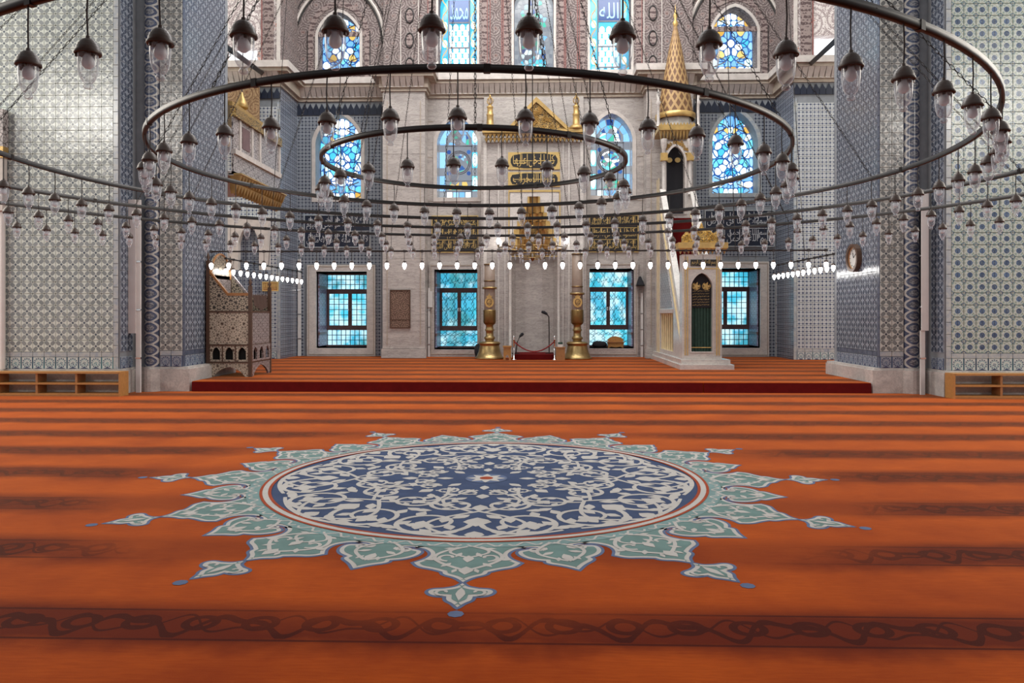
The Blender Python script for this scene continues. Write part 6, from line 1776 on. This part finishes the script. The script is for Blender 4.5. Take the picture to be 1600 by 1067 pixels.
# ------------------------------------------------------------------ the great lamp hoops
HC = (-.56, 7.40); HZ = EYE + .1958 * 7.40
APEX = Vector((HC[0], HC[1], HZ + 5.6))
HOOPS = [('innermost', 1.443, 24, 6, -.04, .6), ('second', 2.88, 45, 8, .04, .22), ('third', 4.29, 68, 10, .0345, .22), ('fourth', 5.54, 87, 10, .02, .1), ('outermost', 6.85, 108, 12, .01, .3)]
def lamp_meshes():
    cord = MB().tube([(0, 0, 0), (.004, .002, -.10), (0, 0, -.215)], .0042, 5).mesh('cord', 'cord')
    cap = MB().lathe([(0, -.20), (.010, -.20), (.012, -.214), (.024, -.216), (.031, -.225), (.035, -.226), (.040, -.237), (.0435, -.238), (.047, -.250), (.049, -.251), (.051, -.264), (.056, -.270), (.057, -.280), (.052, -.284), (.046, -.280), (.036, -.268), (0, -.262)], 18).mesh('cap', 'cap', smooth=True)
    lug = MB()
    for k in range(3):
        a = k * 2 * pi / 3 + .4
        lug.box(.043 * cos(a) - .006, .043 * cos(a) + .006, .043 * sin(a) - .006, .043 * sin(a) + .006, -.296, -.280)
    lugs = lug.mesh('clip', 'cap')
    glass = MB().lathe([(.0430, -.276), (.0435, -.300), (.0425, -.332), (.0395, -.362), (.0340, -.384), (.0250, -.400), (.0160, -.408), (.0130, -.413), (.0185, -.418), (.0195, -.425), (.0150, -.432), (.006, -.435), (0, -.4355)], 18).mesh('glass', 'glass', smooth=True)
    bulb = MB().lathe([(0, -.272), (.016, -.273), (.017, -.288), (.024, -.300), (.0275, -.316), (.024, -.333), (.012, -.343), (0, -.345)], 12).mesh('bulb', 'bulb', smooth=True)
    return [('cord', cord), ('cap', cap), ('clip', lugs), ('glass', glass), ('bulb', bulb)]
LM = lamp_meshes()
def chain_mesh(length):
    mb = MB(); L_ = .042; n = int(length / L_)
    for i in range(n):
        z = i * L_; pts = []
        for k in range(6):
            a = 2 * pi * k / 6; u = .010 * cos(a); v = .027 * sin(a)
            pts.append((u, 0, z + v) if i % 2 else (0, u, z + v))
        mb.tube(pts, .0032, 3, True)
    return mb.mesh('chain', 'iron')
ORD = ['first', 'second', 'third', 'fourth', 'fifth', 'sixth', 'seventh', 'eighth', 'ninth', 'tenth', 'eleventh', 'twelfth', 'thirteenth', 'fourteenth', 'fifteenth', 'sixteenth', 'seventeenth', 'eighteenth', 'nineteenth']
TENS = {20: 'twenti', 30: 'thirti', 40: 'forti', 50: 'fifti'}
def ordinal(k):                                        # k counts from 1
    if k <= 19: return ORD[k - 1]
    t = k // 10 * 10; b = {20: 'twenty', 30: 'thirty', 40: 'forty', 50: 'fifty'}[t]
    return TENS[t] + 'eth' if k == t else b + '-' + ORD[k % 10 - 1]
def lamp(loc, label, group):
    o = empty('hanging_lamp', loc, label, 'lamp', group)
    rz = random.uniform(0, 6.28)
    for nm, me in LM: link(nm, me, o, None, (0, 0, rz) if nm in ('clip', 'cord') else None)
for name, R, N, nch, ph, cph in HOOPS:
    o = empty('lamp_hoop', (HC[0], HC[1], HZ), '%s dark iron hoop of the great lamp chandelier with its chains' % name, 'chandelier', 'concentric lamp hoops')
    n = 144; t = .016; h = .021; mb = MB()
    prof = [(R - t, -h), (R - t * .4, -h * 1.15), (R + t * .4, -h * 1.15), (R + t, -h), (R + t, h), (R - t, h), (R - t, -h)]
    mb.lathe(prof, n, (HC[0], HC[1], HZ)).build('hoop', 'iron', o, True)
    for k in range(12):
        a = k * pi / 6 + .1
        q = MB().box(-.020, .020, -.0185, .0185, -.027, .024).mesh('hoop_joint', 'iron')
        link('hoop_joint', q, o, (R * cos(a), R * sin(a), 0), (0, 0, a + pi / 2))
    d = Vector((R, 0, 0)); L_ = (APEX - Vector((HC[0], HC[1], HZ))); ln_ = hypot(R, L_.z)
    me = chain_mesh(ln_); tilt = atan2(R, L_.z)
    for k in range(nch):
        a = cph + 2 * pi * k / nch
        if name in ('fourth', 'outermost') and HC[1] + R * sin(a) < 4.6: continue
        c = link('chain', me, o, (R * cos(a), R * sin(a), .02), (0, -tilt, a))
    arcs = {'near': [], 'far': []}
    for k in range(N):
        a = -pi / 2 + ph + 2 * pi * k / N
        p = (HC[0] + R * cos(a), HC[1] + R * sin(a), HZ - .02)
        s_ = project((p[0], p[1], p[2] - .3))
        if s_ is None or s_[2] < .8 or not (-25 < s_[0] < 1625 and -45 < s_[1] < 1100): continue
        arcs['near' if sin(a) < 0 else 'far'].append((s_[0], p))
    for side, lst in arcs.items():
        for i, (_, p) in enumerate(sorted(lst)):
            lamp(p, 'glass lamp, %s from the left on the %s side of the %s hoop' % (ordinal(i + 1), side, name), 'glass lamps on the %s hoop' % name)
o = empty('suspension_hub', tuple(APEX), 'iron hub gathering the chains of the lamp hoops under the dome', 'hub')
MB().lathe([(0, -.1), (.10, -.08), (.14, 0), (.10, .1), (.03, .16)], 12, tuple(APEX)).build('hub', 'iron', o, True)
MB().tube([tuple(APEX), (APEX.x, APEX.y, 16)], .02, 6).build('cable', 'iron', o)
# ------------------------------------------------------------------ strings of lit bulbs over the platform
def bulb_meshes():
    cord = MB().box(-.024, .024, -.024, .024, -.024, .024).tube([(0, 0, -.02), (0, 0, -.20)], .005, 4).mesh('cord', 'cord')
    sock = MB().lathe([(0, -.19), (.02, -.19), (.035, -.21), (.045, -.235), (0, -.236)], 10).mesh('socket', 'cap', smooth=True)
    b = MB().lathe([(0, -.232), (.026, -.235), (.040, -.265), (.039, -.295), (.026, -.335), (.012, -.360), (0, -.365)], 12).mesh('bulb', 'lit', smooth=True)
    return [('cord', cord), ('socket', sock), ('bulb', b)]
BM = bulb_meshes()
ZS = EYE + .98 + .27
def bulb_row(name, pts, label, rowname, hang=()):
    o = empty('bulb_rail', pts[0][:3], label, 'rail', 'rails of lit bulbs over the platform')
    MB().tube([(pts[0][0], pts[0][1], ZS), (pts[-1][0], pts[-1][1], ZS)], .018, 6).build('rail', 'iron', o)
    for h in hang: MB().tube([(h[0], h[1], ZS), (h[0] * .9, h[1], 13)], .008, 4).build('suspension_wire', 'iron', o)
    for i, p in enumerate(pts):
        b = empty('lit_bulb', (p[0], p[1], ZS), 'glowing bulb, %s %s' % (ordinal(i + 1), rowname), 'bulb', name)
        for nm, me in BM: link(nm, me, b)
yb = 15.3
bulb_row('bulbs of the front rail', [(X(330 + 27.45 * i, yb), yb, ZS) for i in range(36)], 'long straight rail of glowing bulbs across the front of the platform', 'from the left on the long front rail', ((-4, yb), (4, yb)))
bulb_row('bulbs of the left rail', [(-6.95, 17.2 + .436 * i, ZS) for i in range(14)], 'receding rail of glowing bulbs along the left side of platform', 'from the pier on the left side rail', ((-6.95, 20),))
bulb_row('bulbs of the right rail', [(6.30, 16.3 + .36 * i, ZS) for i in range(12)], 'receding rail of glowing bulbs along the right side of platform', 'from the pier on the right side rail', ((6.3, 18),))
